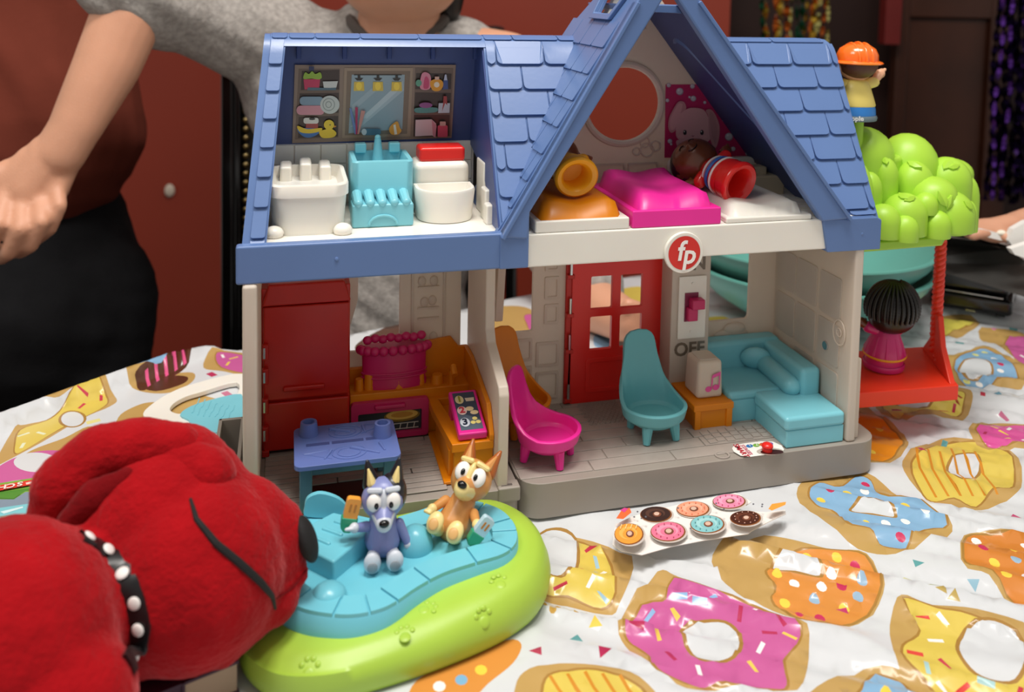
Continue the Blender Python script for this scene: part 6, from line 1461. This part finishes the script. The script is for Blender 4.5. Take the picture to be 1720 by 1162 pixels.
cloth_part('trousers', ch, lambda b: [cap(b, P(*a), P(*c), r0, r1, 18) for a, c, r0, r1 in (((640, 640, 117), (650, 680, 117), 10, 10), ((600, 690, 113), (560, 830, 92), 7.2, 6.4), ((720, 690, 113), (760, 830, 92), 7.2, 6.4), ((560, 800, 90), (560, 1180, 92), 6.3, 4.6), ((760, 800, 90), (760, 1180, 92), 6.3, 4.6))], BTR, .6)
def hair1(b): ell(b, P(672, -125, 107.5), (8.2, 9.2, 9.4), n=24, m=14); cap(b, P(758, -70, 108), P(752, 12, 109), 2.6, 1.8); cap(b, P(600, -80, 109), P(600, -20, 111), 2.4, 1.6); ell(b, P(680, -60, 112), (7.4, 5, 6))
cloth_part('hair', ch, hair1, HAIR, .35)
for u in (640, 705):
    o = obj('eye', (lambda b: (ell(b, P(u, -128, 97.6), (.9, .5, .45)), b)[1])(bmesh.new()), EYEB, ch); o.data.transform(Matrix.Translation(-ch.location))
def body2(b):
    k = lambda a, c, r0, r1: cap(b, P(*a), P(*c), r0, r1, 18)
    k((40, -60, 119), (60, 300, 117), 9, 9); k((70, 330, 118), (80, 420, 118), 7, 7); k((25, 540, 117), (20, 1000, 116), 6.5, 5); k((120, 540, 117), (120, 1000, 116), 6.5, 5); k((20, 1000, 116), (20, 1340, 118), 5, 3.6); k((120, 1000, 116), (120, 1340, 118), 5, 3.6)
    k((20, 1370, 116), (20, 1375, 108), 3.4, 3); k((120, 1370, 116), (120, 1375, 108), 3.4, 3)
    k((-110, -220, 120), (180, -220, 120), 5.5, 5.5); k((40, -160, 119), (40, -60, 119), 12, 10.5); k((35, -330, 119), (35, -230, 120), 5, 5.4); ell(b, P(35, -430, 118), (7.6, 9, 10.5), n=24, m=16); ell(b, P(38, -425, 108.9), (1, 1.3, 1.2))
    k((-110, -220, 120), (-170, 60, 118), 4.4, 3.6); k((-170, 60, 118), (-150, 300, 110), 3.6, 2.5); k((-150, 300, 110), (-140, 350, 108), 2.4, 2.2)
    for i in range(4): finger(b, [P(-152+i*11, 352, 108-i*.2), P(-150+i*11, 395, 107), P(-146+i*11, 425, 107.5)], .85)
    finger(b, [P(-125, 330, 107.5), P(-112, 362, 106.5), P(-112, 385, 106.5)], .95)
    k((180, -220, 120), (210, -20, 124), 4.4, 3.6); k((210, -20, 124), (170, 200, 128), 3.6, 2.5)
    for i in range(4): finger(b, [P(165+i*9, 215, 128), P(165+i*9, 250, 128), P(165+i*9, 278, 127)], .8)
    finger(b, [P(150, 200, 127.5), P(142, 232, 126.5)], .9)
ad = person('person in a rust red top and black trousers standing at the far left', P(70, 700, 116), body2, .5)
def shirt2(b):
    k = lambda a, c, r0, r1: cap(b, P(*a), P(*c), r0, r1, 22)
    k((40, -120, 119), (50, 40, 117), 12.3, 11.6); k((50, 40, 117), (74, 222, 115.5), 11.6, 12.4); k((-110, -215, 120), (180, -215, 120), 7, 7); k((-110, -200, 120), (-150, 0, 118), 6, 5.4); k((180, -200, 120), (205, -40, 123), 6, 5.2); k((60, 215, 115), (0, 262, 114), 11.4, 11.4)
cloth_part('top', ad, shirt2, RUST, .55, folds(.8, .22, .6), 6)
cloth_part('trousers', ad, lambda b: [cap(b, P(*a), P(*c), r0, r1, 20) for a, c, r0, r1 in (((66, 400, 117.5), (75, 520, 116), 11.2, 13.4), ((10, 500, 116), (20, 1000, 116), 9.5, 7), ((135, 500, 116), (120, 1000, 116), 9.5, 7), ((20, 1000, 116), (20, 1300, 118), 7, 5.5), ((120, 1000, 116), (120, 1300, 118), 7, 5.5))], BTR, .7, folds(.35, .25, 1.2))
cloth_part('shoes', ad, lambda b: [cap(b, P(u, 1378, 118), P(u, 1382, 107), 4, 3.6) for u in (20, 120)], FELT, .7)
cloth_part('hair', ad, lambda b: (ell(b, P(35, -460, 120.5), (8.6, 9.6, 10), n=24, m=14), ell(b, P(35, -380, 124), (8, 5, 8))), HAIR, .6)
def body3(b):
    k = lambda a, c, r0, r1: cap(b, P(*a), P(*c), r0, r1, 18)
    k((1668, 386, 99), (1640, 384, 99), 1.35, 1.1); k((1700, 383, 99.5), (1668, 387, 99), 1.6, 1.4); k((1890, 340, 106), (1705, 384, 100), 3.2, 1.8)
    for i in range(4): finger(b, [P(1650+i*5, 381+i*3, 98.6-i*.3), P(1632+i*4, 384+i*3, 98-i*.3), P(1622+i*4, 391+i*2, 98.2-i*.3)], .62)
    finger(b, [P(1678, 392, 98), P(1690, 399, 97), P(1702, 402, 97)], .66)
    k((1890, 340, 106), (2050, 100, 116), 3.6, 4.6); k((2050, 100, 116), (2200, 60, 122), 6, 8); k((2190, 80, 124), (2190, 560, 124), 11, 12); ell(b, P(2180, -110, 122), (7.4, 8.6, 10)); k((2185, -30, 123), (2190, 60, 124), 4.8, 5.2)
wr_ = person('person off to the right whose hand rests on the open notebook', P(1700, 400, 100), body3)
cloth_part('sweater', wr_, lambda b: [cap(b, P(*a), P(*c), r0, r1, 18) for a, c, r0, r1 in (((1850, 350, 104.5), (1890, 340, 106), 3.4, 4.2), ((1890, 340, 106), (2050, 100, 116), 4.6, 5.8), ((2050, 100, 116), (2200, 60, 122), 6.6, 9), ((2190, 90, 124), (2190, 600, 124), 12.4, 13.2))], BTR, .6)
o = obj('bracelet', (lambda b: (ell(b, P(1682, 391, 97.2), (.55, .4, .32), None, 12, 8), b)[1])(bmesh.new()), mat('pearl', 'f2ead8', rough=.1), wr_); o.data.transform(Matrix.Translation(-wr_.location))
cloth_part('hair', wr_, lambda b: ell(b, P(2185, -130, 124.5), (8.4, 9, 10)), HAIR, .6)
# ================================================================== DINING CHAIR BEHIND THE CHILD
LEA = mat('black_leather', '0d0c0c', rough=.3, bump=.3, bscale=120); LAC = mat('black_lacquer', '0c0a0a', rough=.12, coat=.6); BRS = mat('aged_brass', '8c7a52', rough=.3, metal=1)
DC = thing('dining_chair', 'black leather dining chair with a high arched back and brass nailheads behind the child', 'chair', P(610, 800, 140)); L0 = DC.location/S
def dplate(pts, d, th, m, name, bev=.4):
    bm = bmesh.new(); f_ = [P(u, v, d)-L0 for u, v in pts]; fr = [bm.verts.new(p) for p in f_]; bk = [bm.verts.new(p+N2*th) for p in f_]
    for t in tessellate_polygon([[V((u, v, 0)) for u, v in pts]]): bm.faces.new([fr[i] for i in t]); bm.faces.new([bk[i] for i in reversed(t)])
    for i in range(len(pts)): bm.faces.new((fr[i-1], fr[i], bk[i], bk[i-1]))
    return obj(name, bm, m, DC, bevel=bev)
arch = [(404, 700), (404, 170), (430, 95), (500, 40), (600, 5), (690, 2), (745, 20), (790, 48), (812, 62), (836, 90), (836, 700)]
dplate(arch, 139, 4, LEA, 'backrest', 1.0)
for x0, x1 in ((369, 393), (848, 868)): dplate([(x0, 1000), (x0, 92), (x1, 88), (x1, 1000)], 138.5, 4.5, LAC, 'post', .5)
dplate([(394, 900), (394, 100), (403, 100), (403, 900)], 138, 2, LAC, 'moulding', .2)
for v in range(112, 640, 15): o = obj('nailhead', E(P(413, v, 138.3)-L0, (.52, .4, .52), n=10, m=6), BRS, DC)
for v in range(130, 640, 15): o = obj('nailhead', E(P(828, v, 138.3)-L0, (.52, .4, .52), n=10, m=6), BRS, DC)
bm = bmesh.new(); q = P(830, 62, 138)-L0; lathe(bm, [(1.2, -3), (1.3, -.8), (1.9, -.3), (2.0, .5), (1.4, .9), (1.7, 1.3), (1.2, 1.7), (0, 1.8)], q, n=20); obj('finial', bm, LAC, DC)
bm = bmesh.new(); q = P(381, 88, 138)-L0; lathe(bm, [(1.2, -3), (1.3, -.8), (1.9, -.3), (2.0, .5), (1.4, .9), (0, 1.4)], q, n=20); obj('finial', bm, LAC, DC)
bm = bmesh.new(); sq_ = P(610, 800, 125); box(bm, -24, 24, -24, 16, -3, 4); bmesh.ops.rotate(bm, verts=bm.verts, cent=(0, 0, 0), matrix=Matrix.Rotation(R(-16), 3, 'Z')); bmesh.ops.translate(bm, vec=(V((sq_.x, sq_.y, -28)) - L0), verts=bm.verts); obj('seat', bm, LEA, DC, bevel=2)
for sx, sy in ((-21, -20), (21, -20), (-21, 18), (21, 18)):
    q = Matrix.Rotation(R(-16), 3, 'Z') @ V((sx, sy, 0)); c_ = V((sq_.x, sq_.y, 0))+q; bm = bmesh.new(); cone(bm, V((c_.x, c_.y, -75))-L0, V((c_.x, c_.y, -38))-L0, 1.6, 2.6, 12); obj('leg', bm, LAC, DC)
bpy.data.scenes.remove(TS_)
